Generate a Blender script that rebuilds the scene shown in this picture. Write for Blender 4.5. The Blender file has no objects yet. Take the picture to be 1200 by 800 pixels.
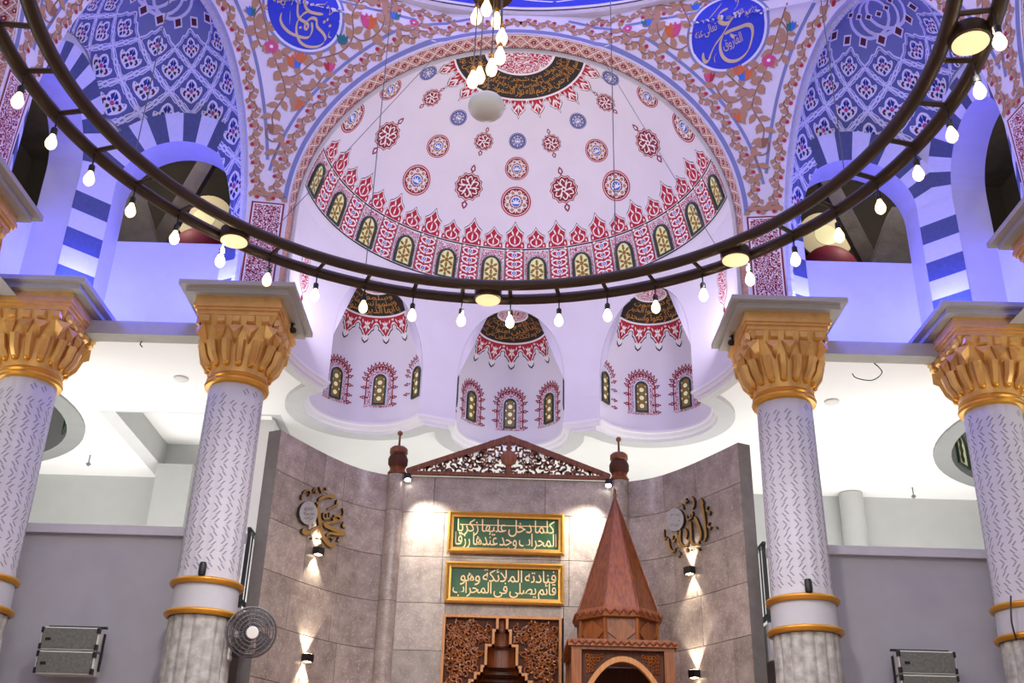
import bpy, bmesh, math, random
from mathutils import Vector, Matrix
from mathutils.geometry import tessellate_polygon
from mathutils.bvhtree import BVHTree
from math import sin, cos, pi, radians, sqrt, atan2, hypot
random.seed(7)
SC = bpy.context.scene
COL = SC.collection

# ------------------------------------------------------------------ camera
FPX, PITCH, ROLL = 1250.0, radians(26.0), radians(1.6)
CAM = Vector((0, 0, 1.6))
FW = Vector((0, cos(PITCH), sin(PITCH)))
_R0 = Vector((1, 0, 0)); _U0 = _R0.cross(FW)
RT = _R0 * cos(ROLL) + _U0 * sin(ROLL)
UP = -_R0 * sin(ROLL) + _U0 * cos(ROLL)
cam = bpy.data.cameras.new('camera'); cam.sensor_width = 36; cam.lens = 36 * FPX / 1200
cam.clip_start = 0.05
camo = bpy.data.objects.new('camera', cam); COL.objects.link(camo)
camo.matrix_world = Matrix(((RT.x, UP.x, -FW.x, CAM.x), (RT.y, UP.y, -FW.y, CAM.y), (RT.z, UP.z, -FW.z, CAM.z), (0, 0, 0, 1)))
SC.camera = camo
def ray(x, y): return (FW + RT * ((x - 600) / FPX) + UP * ((400 - y) / FPX)).normalized()

# ------------------------------------------------------------------ world, exposure, large lights
w = bpy.data.worlds.new('world'); SC.world = w; w.use_nodes = True
w.node_tree.nodes['Background'].inputs[0].default_value = (0.92, 0.93, 1.0, 1)
w.node_tree.nodes['Background'].inputs[1].default_value = 0.42
SC.view_settings.view_transform = 'Standard'; SC.view_settings.look = 'None'
SC.view_settings.gamma = 1; SC.view_settings.use_curve_mapping = False
SC.view_settings.exposure = 0.12
def light(kind, name, loc, energy, color, aim=None, **kw):
    l = bpy.data.lights.new(name, kind); l.energy = energy; l.color = color
    for k, v in kw.items(): setattr(l, k, v)
    o = bpy.data.objects.new(name, l); COL.objects.link(o); o.location = loc
    if aim is not None:
        o.rotation_euler = (Vector(aim) - Vector(loc)).to_track_quat('-Z', 'Y').to_euler()
    return o
for s in (-1, 1):
    # unseen fill panels added in the galleries to brighten the white ceiling
    light('AREA', 'gallery_fill', (s * 5.2, 12.9, 3.82), 150, (1.0, 0.98, 0.94), (s * 5.2, 12.91, 9), shape='RECTANGLE', size=4.6, size_y=3.4)
    light('AREA', 'gallery_fill', (s * 7.6, 7.0, 3.75), 130, (1.0, 0.97, 0.93), (s * 7.6, 7.0, 9), shape='RECTANGLE', size=3.2, size_y=3)
    # lavender floods lying on the cornice beside the main arch, washing the half dome
    light('AREA', 'cornice_flood', (s * 2.2, 10.5, 6.95), 21, (0.90, 0.82, 1.0), (-s * 0.6, 11.6, 9.6), shape='DISK', size=0.35)
    # blue floods at the foot of the striped corner piers
    light('POINT', 'niche_flood', (s * 4.50, 9.86, 6.98), 56, (0.08, 0.09, 1.0), shadow_soft_size=0.06)
    light('POINT', 'niche_flood', (s * 3.25, 9.95, 7.0), 44, (0.08, 0.09, 1.0), shadow_soft_size=0.06)
for k in range(8):
    # unseen lavender fill lights added inside the drum to tint the dome's bounce
    a = 2 * pi * (k + .5) / 8
    light('AREA', 'drum_fill', (4.2 * sin(a), 5.24 + 4.2 * cos(a), 12.0), 70, (0.56, 0.52, 1.0), (0, 5.24, 17.5), shape='DISK', size=.4)
for s in (-1, 1):
    # unseen point lights added to brighten the raw attic
    light('POINT', 'attic_fill', (s * 4.9, 11.2, 9.9), 70, (1.0, 0.86, 0.72), shadow_soft_size=.1)
    light('POINT', 'attic_fill', (s * 5.6, 9.6, 9.9), 35, (1.0, 0.86, 0.72), shadow_soft_size=.1)
# fill panel added out of sight behind the granite wall, brightening the ceiling
light('AREA', 'ceiling_fill', (0, 13.5, 5.0), 36, (1.0, 0.98, 0.94), (0, 13.51, 9), shape='RECTANGLE', size=4.6, size_y=2.2)
# daylight and house lights of the prayer hall behind the camera
light('AREA', 'hall_light', (0, -2.5, 6.0), 120, (1.0, 0.97, 0.95), (0, 9, 6.2), shape='RECTANGLE', size=9, size_y=5)

# ------------------------------------------------------------------ materials
def lin(c):
    if isinstance(c, str):
        c = c.lstrip('#'); c = [int(c[i:i + 2], 16) / 255 for i in (0, 2, 4)]
        return tuple(((v + 0.055) / 1.055) ** 2.4 if v > 0.04045 else v / 12.92 for v in c) + (1,)
    return tuple(c) + (1,)
MATS = {}
def mat(name, col, rough=0.6, metal=0.0, emit=None, estr=0.0, noise=0.0, nscale=12.0, bump=0.0, bscale=60.0, col2=None, alpha=1.0, spec=0.5, trans=0.0):
    m = bpy.data.materials.new(name); m.use_nodes = True; nt = m.node_tree; b = nt.nodes['Principled BSDF']
    b.inputs['Base Color'].default_value = lin(col); b.inputs['Roughness'].default_value = rough
    b.inputs['Metallic'].default_value = metal; b.inputs['Specular IOR Level'].default_value = spec
    b.inputs['Alpha'].default_value = alpha
    if trans: b.inputs['Transmission Weight'].default_value = trans
    if emit: b.inputs['Emission Color'].default_value = lin(emit); b.inputs['Emission Strength'].default_value = estr
    if noise or col2:
        tc = nt.nodes.new('ShaderNodeTexCoord'); n = nt.nodes.new('ShaderNodeTexNoise'); n.inputs['Scale'].default_value = nscale; n.inputs['Detail'].default_value = 5
        nt.links.new(tc.outputs['Object'], n.inputs['Vector'])
        r = nt.nodes.new('ShaderNodeValToRGB'); c1 = lin(col)
        c2 = lin(col2) if col2 else tuple(v * (1 - noise) for v in c1[:3]) + (1,)
        r.color_ramp.elements[0].position = 0.3; r.color_ramp.elements[1].position = 0.72
        r.color_ramp.elements[0].color = c2; r.color_ramp.elements[1].color = c1
        nt.links.new(n.outputs['Fac'], r.inputs['Fac']); nt.links.new(r.outputs['Color'], b.inputs['Base Color'])
    if bump:
        tc = nt.nodes.new('ShaderNodeTexCoord'); n = nt.nodes.new('ShaderNodeTexNoise'); n.inputs['Scale'].default_value = bscale; n.inputs['Detail'].default_value = 4
        nt.links.new(tc.outputs['Object'], n.inputs['Vector'])
        bp = nt.nodes.new('ShaderNodeBump'); bp.inputs['Strength'].default_value = bump; bp.inputs['Distance'].default_value = 0.01
        nt.links.new(n.outputs['Fac'], bp.inputs['Height']); nt.links.new(bp.outputs['Normal'], b.inputs['Normal'])
    MATS[name] = m; return m
def scroll_mat(name, ca, cb, scale=14.0, bands=5.0, width=0.5, cc=None):
    """painted scrollwork: contour bands of a noise field, two or three paint colours"""
    m = bpy.data.materials.new(name); m.use_nodes = True; nt = m.node_tree; b = nt.nodes['Principled BSDF']
    b.inputs['Roughness'].default_value = 0.55
    N = nt.nodes.new; L = nt.links.new
    tc = N('ShaderNodeTexCoord'); n = N('ShaderNodeTexNoise'); n.inputs['Scale'].default_value = scale; n.inputs['Detail'].default_value = 0.6
    L(tc.outputs['Object'], n.inputs['Vector'])
    a = N('ShaderNodeMath'); a.operation = 'MULTIPLY'; a.inputs[1].default_value = bands; L(n.outputs['Fac'], a.inputs[0])
    f = N('ShaderNodeMath'); f.operation = 'FRACT'; L(a.outputs[0], f.inputs[0])
    g = N('ShaderNodeMath'); g.operation = 'GREATER_THAN'; g.inputs[1].default_value = width; L(f.outputs[0], g.inputs[0])
    mx = N('ShaderNodeMixRGB'); mx.inputs[1].default_value = lin(ca); mx.inputs[2].default_value = lin(cb); L(g.outputs[0], mx.inputs[0])
    out = mx
    if cc:
        n2 = N('ShaderNodeTexNoise'); n2.inputs['Scale'].default_value = scale * 0.7; L(tc.outputs['Object'], n2.inputs['Vector'])
        g2 = N('ShaderNodeMath'); g2.operation = 'GREATER_THAN'; g2.inputs[1].default_value = 0.60; L(n2.outputs['Fac'], g2.inputs[0])
        out = N('ShaderNodeMixRGB'); L(g2.outputs[0], out.inputs[0]); L(mx.outputs[0], out.inputs[1]); out.inputs[2].default_value = lin(cc)
    L(out.outputs[0], b.inputs['Base Color']); MATS[name] = m; return m
def wood_mat(name, c1, c2, scale=3.0, rough=0.38, axis=(14, 14, 1.2)):
    m = bpy.data.materials.new(name); m.use_nodes = True; nt = m.node_tree; b = nt.nodes['Principled BSDF']
    N = nt.nodes.new; L = nt.links.new
    tc = N('ShaderNodeTexCoord'); mp = N('ShaderNodeMapping'); mp.inputs['Scale'].default_value = axis; L(tc.outputs['Object'], mp.inputs['Vector'])
    n = N('ShaderNodeTexNoise'); n.inputs['Scale'].default_value = scale; n.inputs['Detail'].default_value = 6; L(mp.outputs[0], n.inputs['Vector'])
    r = N('ShaderNodeValToRGB'); r.color_ramp.elements[0].color = lin(c1); r.color_ramp.elements[1].color = lin(c2)
    r.color_ramp.elements[0].position = .3; r.color_ramp.elements[1].position = .7
    L(n.outputs['Fac'], r.inputs['Fac']); L(r.outputs['Color'], b.inputs['Base Color']); b.inputs['Roughness'].default_value = rough
    MATS[name] = m; return m
def granite_mat(name, c1, c2, c3, rough=0.28):
    m = bpy.data.materials.new(name); m.use_nodes = True; nt = m.node_tree; b = nt.nodes['Principled BSDF']
    N = nt.nodes.new; L = nt.links.new
    tc = N('ShaderNodeTexCoord'); oi = N('ShaderNodeObjectInfo')
    n = N('ShaderNodeTexNoise'); n.inputs['Scale'].default_value = 5; n.inputs['Detail'].default_value = 8; n.inputs['Roughness'].default_value = .7; L(tc.outputs['Object'], n.inputs['Vector'])
    r = N('ShaderNodeValToRGB'); r.color_ramp.elements[0].position = .35; r.color_ramp.elements[1].position = .68
    r.color_ramp.elements[0].color = lin(c1); r.color_ramp.elements[1].color = lin(c2); L(n.outputs['Fac'], r.inputs['Fac'])
    n2 = N('ShaderNodeTexNoise'); n2.inputs['Scale'].default_value = 44; n2.inputs['Detail'].default_value = 3; L(tc.outputs['Object'], n2.inputs['Vector'])
    r2 = N('ShaderNodeValToRGB'); r2.color_ramp.elements[0].position = .56; r2.color_ramp.elements[1].position = .68; L(n2.outputs['Fac'], r2.inputs['Fac'])
    r2.color_ramp.elements[0].color = (0, 0, 0, 1); r2.color_ramp.elements[1].color = (.36, .36, .36, 1)
    mx = N('ShaderNodeMixRGB'); L(r2.outputs[0], mx.inputs[0]); L(r.outputs[0], mx.inputs[1]); mx.inputs[2].default_value = lin(c3)
    hv = N('ShaderNodeHueSaturation'); L(mx.outputs[0], hv.inputs['Color'])
    mr = N('ShaderNodeMapRange'); L(oi.outputs['Random'], mr.inputs['Value']); mr.inputs['To Min'].default_value = .85; mr.inputs['To Max'].default_value = 1.12
    L(mr.outputs[0], hv.inputs['Value'])
    L(hv.outputs[0], b.inputs['Base Color']); b.inputs['Roughness'].default_value = rough
    MATS[name] = m; return m
mat('plaster', '#e6e2ee', .75, noise=.05, nscale=2.5)
mat('plaster_white', '#f1f0ee', .8, noise=.03, nscale=2)
mat('dome_grey', '#8f908f', .85, noise=.08, nscale=5)
mat('plaster_grey', '#b9bab9', .8, noise=.06, nscale=4)
mat('parapet_grey', '#a5a4aa', .85, noise=.10, nscale=3)
mat('parapet_cap', '#bdbbc2', .8, noise=.06)
mat('cornice', '#f0eef2', .6)
mat('soffit_grey', '#c9c9ca', .8, noise=.05, nscale=6)
mat('abacus_grey', '#aba9a2', .8, noise=.10, nscale=9)
mat('niche_white', '#dcdce6', .75, noise=.05, nscale=6)
mat('stripe_dark', '#56607e', .7, noise=.22, nscale=25)
mat('stripe_light', '#dfe0ea', .7, noise=.06, nscale=25)
mat('vault_ground', '#7f88b4', .75, noise=.10, nscale=5)
mat('vault_ground2', '#626ca2', .75, noise=.10, nscale=5)
mat('paint_pale', '#e3e4f4', .7)
mat('paint_white', '#f2eef2', .7)
mat('paint_navy', '#1b2f8a', .6)
mat('paint_blue', '#1a34c4', .55)
mat('paint_slate', '#7d86b4', .65)
mat('paint_red', '#b3142f', .6)
mat('paint_crimson', '#8c1026', .6)
mat('paint_maroon', '#5a1a22', .6)
mat('paint_tan', '#b58a68', .65)
mat('paint_brown', '#8f664c', .65)
mat('paint_green', '#26402f', .6)
mat('paint_teal', '#1f6f78', .6)
mat('paint_sky', '#2a6fd0', .6)
mat('paint_orange', '#cf6a2c', .6)
mat('paint_pink', '#cf4a7c', .6)
mat('paint_gold', '#c98e3c', .45, metal=.3)
mat('paint_gold_pale', '#cdb691', .5, metal=.2)
mat('paint_black', '#171310', .5)
mat('paint_ink', '#20202c', .6)
mat('win_frame', '#2e4038', .5)
mat('win_amber', '#8a6a2a', .3, emit='#8a6a2a', estr=.12)
mat('win_pale', '#d9d6a8', .25, emit='#dfe0b0', estr=.30)
mat('win_dark', '#16201c', .3)
scroll_mat('scroll_red', '#efe4ea', '#b3142f', 17, 5, .46)
scroll_mat('scroll_panel', '#efe0e4', '#8e0f2a', 26, 4.5, .42)
scroll_mat('scroll_fine', '#efe6ee', '#a4325a', 34, 5, .5)
scroll_mat('scroll_floral', '#f0e6ee', '#b3142f', 22, 5, .5, cc='#2447a8')
scroll_mat('soffit_paint', '#dcb8aa', '#b0705c', 30, 4, .5)
scroll_mat('scroll_border', '#c99a86', '#93563f', 30, 4, .45)
scroll_mat('scroll_blue', '#dfe0ee', '#3a4a94', 30, 5, .5)
mat('gold', '#e6b764', .34, metal=.42, col2='#cf9c58', nscale=8)
mat('gold_ring', '#d79a35', .30, metal=.55)
mat('gold_frame', '#d8a24a', .32, metal=.6, noise=.15, nscale=30)
mat('collar_grey', '#b4b4ba', .7, noise=.05)
mat('shaft_white', '#c4c2c9', .7, noise=.08, nscale=5)
mat('shaft_stone', '#bdbbb6', .65, col2='#84817b', nscale=11, bump=.4, bscale=30)
mat('chisel', '#85848f', .8)
mat('iron', '#3a2c1c', .42, metal=.35)
mat('iron_edge', '#5a4326', .4, metal=.4)
mat('black_metal', '#18181a', .4, metal=.3)
mat('rail_metal', '#3c403f', .5, metal=.3)
mat('bulb', '#fff2d8', .3, emit='#ffd596', estr=2.6)
mat('lamp_disc', '#f2e3b8', .5, emit='#ffe2a6', estr=.75)
mat('white_lamp', '#c9ccc8', .4)
mat('spot_glass', '#ffffff', .3, emit='#ffffff', estr=14)
mat('sconce_glow', '#fff0d8', .3, emit='#ffe7c4', estr=12)
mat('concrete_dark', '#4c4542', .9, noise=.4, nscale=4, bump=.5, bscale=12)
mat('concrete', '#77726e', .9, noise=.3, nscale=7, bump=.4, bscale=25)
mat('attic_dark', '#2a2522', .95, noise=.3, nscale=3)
mat('red_ball', '#8c2038', .6)
mat('cream', '#d8cfae', .7)
granite_mat('granite', '#85786f', '#b3a599', '#dcd5cc')
mat('granite_joint', '#4d4543', .9)
mat('granite_edge', '#827d79', .5, noise=.2, nscale=10)
wood_mat('wood', '#57280e', '#8a4a1e')
wood_mat('wood_light', '#ab6c36', '#c88c4e', 3, .4)
wood_mat('wood_dark', '#3a1a0a', '#55290f', rough=.75)
wood_mat('wood_mid', '#6e3814', '#985622', 3, .38)
mat('sign_green', '#07501f', .45, noise=.2, nscale=6)
mat('letter_gold', '#e6c58c', .4, metal=.2)
mat('letter_bronze', '#b08a48', .35, metal=.5)
mat('letter_side', '#2a1d10', .6)
mat('disc_silver', '#b9b8b2', .5, noise=.35, nscale=60)
mat('speaker_box', '#cfcfc8', .6)
mat('speaker_grille', '#6d6e68', .7, col2='#55564f', nscale=40, bump=.5, bscale=200)
mat('fan_grey', '#5d5a5c', .4)
mat('fan_blade', '#4c4a4e', .4, alpha=.92)
mat('floor_carpet', '#a98c86', .9, noise=.1)
mat('wire', '#6a6a70', .6)
mat('ceiling_fixture', '#dddcd6', .5)
# ------------------------------------------------------------------ helpers
class MB:
    """collects faces; build() links them as ONE mesh object"""
    def __init__(s): s.v = []; s.f = []; s.m = []; s.sm = []
    def add(s, verts, faces, m, smooth=False):
        b = len(s.v); s.v += [tuple(p) for p in verts]
        for f in faces: s.f.append([i + b for i in f]); s.m.append(m); s.sm.append(smooth)
        return s
    def quad(s, a, b, c, d, m): return s.add((a, b, c, d), ((0, 1, 2, 3),), m)
    def box(s, c, d, m, rz=0.0, rx=0.0):
        x, y, z = [k / 2 for k in d]; R = Matrix.Rotation(rz, 3, 'Z') @ Matrix.Rotation(rx, 3, 'X')
        P = [Vector(c) + R @ Vector(q) for q in ((-x, -y, -z), (x, -y, -z), (x, y, -z), (-x, y, -z), (-x, -y, z), (x, -y, z), (x, y, z), (-x, y, z))]
        return s.add(P, ((0, 3, 2, 1), (4, 5, 6, 7), (0, 1, 5, 4), (1, 2, 6, 5), (2, 3, 7, 6), (3, 0, 4, 7)), m)
    def grid(s, rows, m, smooth=True, closed=False):
        n = len(rows[0]); V = [p for r in rows for p in r]; F = []
        for i in range(len(rows) - 1):
            for j in range(n if closed else n - 1):
                k = (j + 1) % n; F.append((i * n + j, i * n + k, (i + 1) * n + k, (i + 1) * n + j))
        return s.add(V, F, m, smooth)
    def lathe(s, prof, m, n=32, c=(0, 0, 0), axis=None, smooth=True, mod=None):
        rows = []
        for r, z in prof:
            row = []
            for j in range(n):
                a = 2 * pi * j / n; k = r * (mod(a) if mod else 1)
                row.append(Vector((k * cos(a), k * sin(a), z)))
            rows.append(row)
        if axis is not None:
            q = Vector((0, 0, 1)).rotation_difference(Vector(axis).normalized()); rows = [[q @ p for p in r] for r in rows]
        rows = [[p + Vector(c) for p in r] for r in rows]
        s.grid(rows, m, smooth, True)
        for e, rev in ((0, True), (-1, False)):
            if prof[e][0] > 1e-5:
                F = list(range(n)); s.add(rows[e], (F[::-1] if rev else F,), m)
        return s
    def tube(s, path, r, m, n=8, closed=False, smooth=True):
        P = [Vector(p) for p in path]; rows = []; up = None
        for i, p in enumerate(P):
            if closed: t = P[(i + 1) % len(P)] - P[i - 1]
            else: t = P[min(i + 1, len(P) - 1)] - P[max(i - 1, 0)]
            t.normalize()
            if up is None:
                up = Vector((0, 0, 1)) if abs(t.z) < .9 else Vector((1, 0, 0))
            a = t.cross(up).normalized(); b = a.cross(t).normalized(); up = b
            rr = r[i] if isinstance(r, (list, tuple)) else r
            rows.append([p + (a * cos(2 * pi * k / n) + b * sin(2 * pi * k / n)) * rr for k in range(n)])
        if closed: rows.append(rows[0])
        s.grid(rows, m, smooth, True)
        if not closed:
            s.add(rows[0], (list(range(n)),), m); s.add(rows[-1], (list(range(n))[::-1],), m)
        return s
    def sphere(s, c, r, m, n=12, k=8, sc=(1, 1, 1)):
        rows = [[Vector((c[0] + r * sc[0] * cos(a) * cos(t), c[1] + r * sc[1] * sin(a) * cos(t), c[2] + r * sc[2] * sin(t))) for a in [2 * pi * j / n for j in range(n)]] for t in [-pi / 2 + pi * i / k for i in range(k + 1)]]
        return s.grid(rows, m, True, True)
    def prism(s, poly, m, fn, h0, h1):
        """poly in 2D, fn(a,b,h)->3D, a solid between heights h0 and h1"""
        n = len(poly); T = tess(poly)
        A = [fn(a, b, h1) for a, b in poly]; B = [fn(a, b, h0) for a, b in poly]
        s.add(A + B, [tuple(t) for t in T] + [tuple(i + n for i in t[::-1]) for t in T] + [(i, (i + 1) % n, n + (i + 1) % n, n + i) for i in range(n)], m)
        return s
    def build(s, name, parent=None, xf=None, org=None, kind=None):
        V = s.v
        if xf: V = [xf(Vector(p)) for p in V]
        if org is None and parent is not None:
            rt = parent
            while rt.parent is not None: rt = rt.parent
            if rt.type == 'EMPTY': org = rt.location
        if org is not None: V = [(p[0] - org[0], p[1] - org[1], p[2] - org[2]) for p in V]
        me = bpy.data.meshes.new(name); me.from_pydata(V, [], s.f)
        names = []
        for k in s.m:
            if k not in names: names.append(k)
        for k in names: me.materials.append(MATS[k])
        ix = {k: i for i, k in enumerate(names)}
        me.polygons.foreach_set('material_index', [ix[k] for k in s.m]); me.polygons.foreach_set('use_smooth', s.sm)
        me.update()
        bm = bmesh.new(); bm.from_mesh(me); bmesh.ops.remove_doubles(bm, verts=bm.verts, dist=1e-5); bm.to_mesh(me); bm.free()
        if any(s.sm): me.set_sharp_from_angle(angle=radians(38))
        o = bpy.data.objects.new(name, me); COL.objects.link(o)
        if parent is not None: o.parent = parent
        if kind: o['kind'] = kind
        return o
def tess(poly): return tessellate_polygon([[Vector((a, b, 0)) for a, b in poly]])
def top(o, label, cat, group=None, kind=None):
    o['label'] = label; o['category'] = cat
    if group: o['group'] = group
    if kind: o['kind'] = kind
    return o
def struct(o, label, cat): return top(o, label, cat, kind='structure')
def empty(name, loc=(0, 0, 0), rz=0.0):
    o = bpy.data.objects.new(name, None); COL.objects.link(o); o.location = loc; o.rotation_euler = (0, 0, rz); o.empty_display_size = .1
    return o
def copy_tree(o, parent=None):
    c = o.copy(); COL.objects.link(c); c.parent = parent
    for ch in list(o.children): copy_tree(ch, c)
    return c
ident = lambda p: p
mirx = lambda p: Vector((-p[0], p[1], p[2]))
YC = 5.24                                   # centre of the domed square
diag = lambda p: Vector((-(p[1] - YC), YC - p[0], p[2]))
dmir = lambda p: mirx(diag(p))

class Paint:
    """flat painted shapes in 2D, mapped onto a surface by fn(a,b,h)"""
    maxe = .06
    def __init__(s): s.it = []
    def poly(s, pts, m, lay=0): s.it.append((list(pts), tess(pts), m, lay)); return s
    def raw(s, pts, faces, m, lay=0): s.it.append((list(pts), faces, m, lay)); return s
    def disc(s, x, y, r, m, lay=0, n=24, ry=None):
        ry = ry or r; P = [(x, y)]; F = []
        for q in (.5, 1): P += [(x + r * q * cos(2 * pi * i / n), y + ry * q * sin(2 * pi * i / n)) for i in range(n)]
        for i in range(n):
            j = (i + 1) % n; F.append((0, 1 + i, 1 + j)); F.append((1 + i, 1 + n + i, 1 + n + j, 1 + j))
        return s.raw(P, F, m, lay)
    def ring(s, x, y, r0, r1, m, lay=0, n=24):
        P = [(x + r * cos(2 * pi * i / n), y + r * sin(2 * pi * i / n)) for r in (r0, r1) for i in range(n)]
        return s.raw(P, [(i, (i + 1) % n, n + (i + 1) % n, n + i) for i in range(n)], m, lay)
    def stroke(s, pts, w, m, lay=0, closed=False):
        n = len(pts); L = []; Rr = []
        for i in range(n):
            a = pts[(i - 1) % n] if closed or i else pts[i]; b = pts[(i + 1) % n] if closed or i < n - 1 else pts[i]
            dx, dy = b[0] - a[0], b[1] - a[1]; d = hypot(dx, dy) or 1
            L.append((pts[i][0] - dy / d * w / 2, pts[i][1] + dx / d * w / 2)); Rr.append((pts[i][0] + dy / d * w / 2, pts[i][1] - dx / d * w / 2))
        P = L + Rr; F = [(i, (i + 1) % n, n + (i + 1) % n, n + i) for i in range(n if closed else n - 1)]
        return s.raw(P, F, m, lay)
    def leaf(s, x, y, a, l, w, m, lay=0):
        c, q = cos(a), sin(a); P = [(0, 0), (.3, .42), (.6, .40), (1, 0), (.6, -.40), (.3, -.42)]
        return s.poly([(x + (u * l) * c - (v * w) * q, y + (u * l) * q + (v * w) * c) for u, v in P], m, lay)
    def into(s, mb, fn, h0=.003, dh=.0012, ok=None):
        for idx, (P, F, m, lay) in enumerate(s.it):
            if ok and not all(ok(a, b) for a, b in P): continue
            H = h0 + lay * dh + (idx % 40) * 1.6e-5; V = []; T = []; ids = {}
            def vid(q):
                k = (round(q[0], 5), round(q[1], 5))
                if k not in ids: ids[k] = len(V); V.append(fn(q[0], q[1], H))
                return ids[k]
            st = [(P[f[0]], P[f[i]], P[f[i + 1]], 0) for f in F for i in range(1, len(f) - 1)]
            while st:
                a, b, c, dep = st.pop(); i, j, k = vid(a), vid(b), vid(c)
                e = ((V[i] - V[j]).length, (V[j] - V[k]).length, (V[k] - V[i]).length); M = max(e)
                if M < s.maxe or dep > 9: T.append((i, j, k)); continue
                w = e.index(M); a, b, c = ((a, b, c), (b, c, a), (c, a, b))[w]
                mid = ((a[0] + b[0]) / 2, (a[1] + b[1]) / 2); st.append((a, mid, c, dep + 1)); st.append((mid, b, c, dep + 1))
            mb.add(V, T, m)
        return mb
def tpoly(pts, sc=1.0, dx=0.0, dy=0.0): return [(x * sc + dx, y * sc + dy) for x, y in pts]
def smoothline(P, k=6, closed=False):
    out = []; n = len(P)
    for i in range(n if closed else n - 1):
        p0 = P[(i - 1) % n] if closed or i else P[0]; p1 = P[i]; p2 = P[(i + 1) % n]; p3 = P[(i + 2) % n] if closed or i + 2 < n else P[-1]
        for j in range(k):
            t = j / k
            out.append(tuple(.5 * ((2 * b) + (-a + c) * t + (2 * a - 5 * b + 4 * c - d) * t * t + (-a + 3 * b - 3 * c + d) * t ** 3) for a, b, c, d in zip(p0, p1, p2, p3)))
    if not closed: out.append(tuple(P[-1]))
    return out

# ---- arabic lettering: letters joined by hand into their contextual forms
_FORMS = {}
_code = 0xFE80
for ch, n in (('ء', 1), ('آ', 2), ('أ', 2), ('ؤ', 2), ('إ', 2), ('ئ', 4), ('ا', 2), ('ب', 4), ('ة', 2), ('ت', 4), ('ث', 4), ('ج', 4), ('ح', 4), ('خ', 4), ('د', 2), ('ذ', 2), ('ر', 2), ('ز', 2), ('س', 4), ('ش', 4), ('ص', 4), ('ض', 4), ('ط', 4), ('ظ', 4), ('ع', 4), ('غ', 4), ('ف', 4), ('ق', 4), ('ك', 4), ('ل', 4), ('م', 4), ('ن', 4), ('ه', 4), ('و', 2), ('ى', 2), ('ي', 4)):
    _FORMS[ch] = (_code, n); _code += n
def shape_ar(t):
    out = []; i = 0; prev = False
    while i < len(t):
        ch = t[i]
        if ch == 'ل' and i + 1 < len(t) and t[i + 1] == 'ا':
            out.append(chr(0xFEFC if prev else 0xFEFB)); prev = False; i += 2; continue
        if ch not in _FORMS: out.append(ch); prev = False; i += 1; continue
        c, n = _FORMS[ch]
        nxt = i + 1 < len(t) and t[i + 1] in _FORMS and _FORMS[t[i + 1]][1] > 1 and n == 4
        k = (3 if nxt else 1) if prev else (2 if nxt else 0)
        out.append(chr(c + min(k, n - 1) if n > 1 else c)); prev = nxt; i += 1
    return ''.join(reversed(out))
_TC = {}
def text2d(t):
    """(points, faces) of an arabic line, scaled to the box x 0..W, y 0..1"""
    if t in _TC: return _TC[t]
    c = bpy.data.curves.new('lettering', 'FONT'); c.body = shape_ar(t); c.size = 1; c.resolution_u = 2; c.space_character = .93; c.space_word = .55
    o = bpy.data.objects.new('lettering', c); COL.objects.link(o); bpy.context.view_layer.update()
    dg = bpy.context.evaluated_depsgraph_get(); me = o.evaluated_get(dg).to_mesh()
    P = [(v.co.x, v.co.y) for v in me.vertices]; F = [tuple(p.vertices) for p in me.polygons]
    o.evaluated_get(dg).to_mesh_clear(); bpy.data.objects.remove(o); bpy.data.curves.remove(c)
    x0 = min(p[0] for p in P); y0 = min(p[1] for p in P); h = max(p[1] for p in P) - y0; W = (max(p[0] for p in P) - x0) / h
    _TC[t] = ([((x - x0) / h, (y - y0) / h) for x, y in P], F, W); return _TC[t]
def put_text(pt, t, x0, y0, wid, hei, m, lay=0, rot=0.0):
    P, F, W = text2d(t); c, s = cos(rot), sin(rot)
    pt.raw([(x0 + (a / W * wid) * c - (b * hei) * s, y0 + (a / W * wid) * s + (b * hei) * c) for a, b in P], F, m, lay)
def nib(pts, w, ang=radians(60), k=5, thin=.35):
    """broad-nib pen stroke as a polygon strip"""
    S = smoothline(pts, k); dx, dy = cos(ang) * w / 2, sin(ang) * w / 2; P = []; F = []; n = len(S)
    for i, (x, y) in enumerate(S):
        a = S[max(i - 1, 0)]; b = S[min(i + 1, n - 1)]; tx, ty = b[0] - a[0], b[1] - a[1]; d = hypot(tx, ty) or 1
        ox, oy = -ty / d * w * thin / 2, tx / d * w * thin / 2
        sg = 1 if (dx * ox + dy * oy) >= 0 else -1
        f = 1.0 if 1 < i < n - 2 else .55
        P += [(x + (dx + sg * ox) * f, y + (dy + sg * oy) * f), (x - (dx + sg * ox) * f, y - (dy + sg * oy) * f)]
    for i in range(n - 1): F.append((2 * i, 2 * i + 1, 2 * i + 3, 2 * i + 2))
    return P, F
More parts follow.
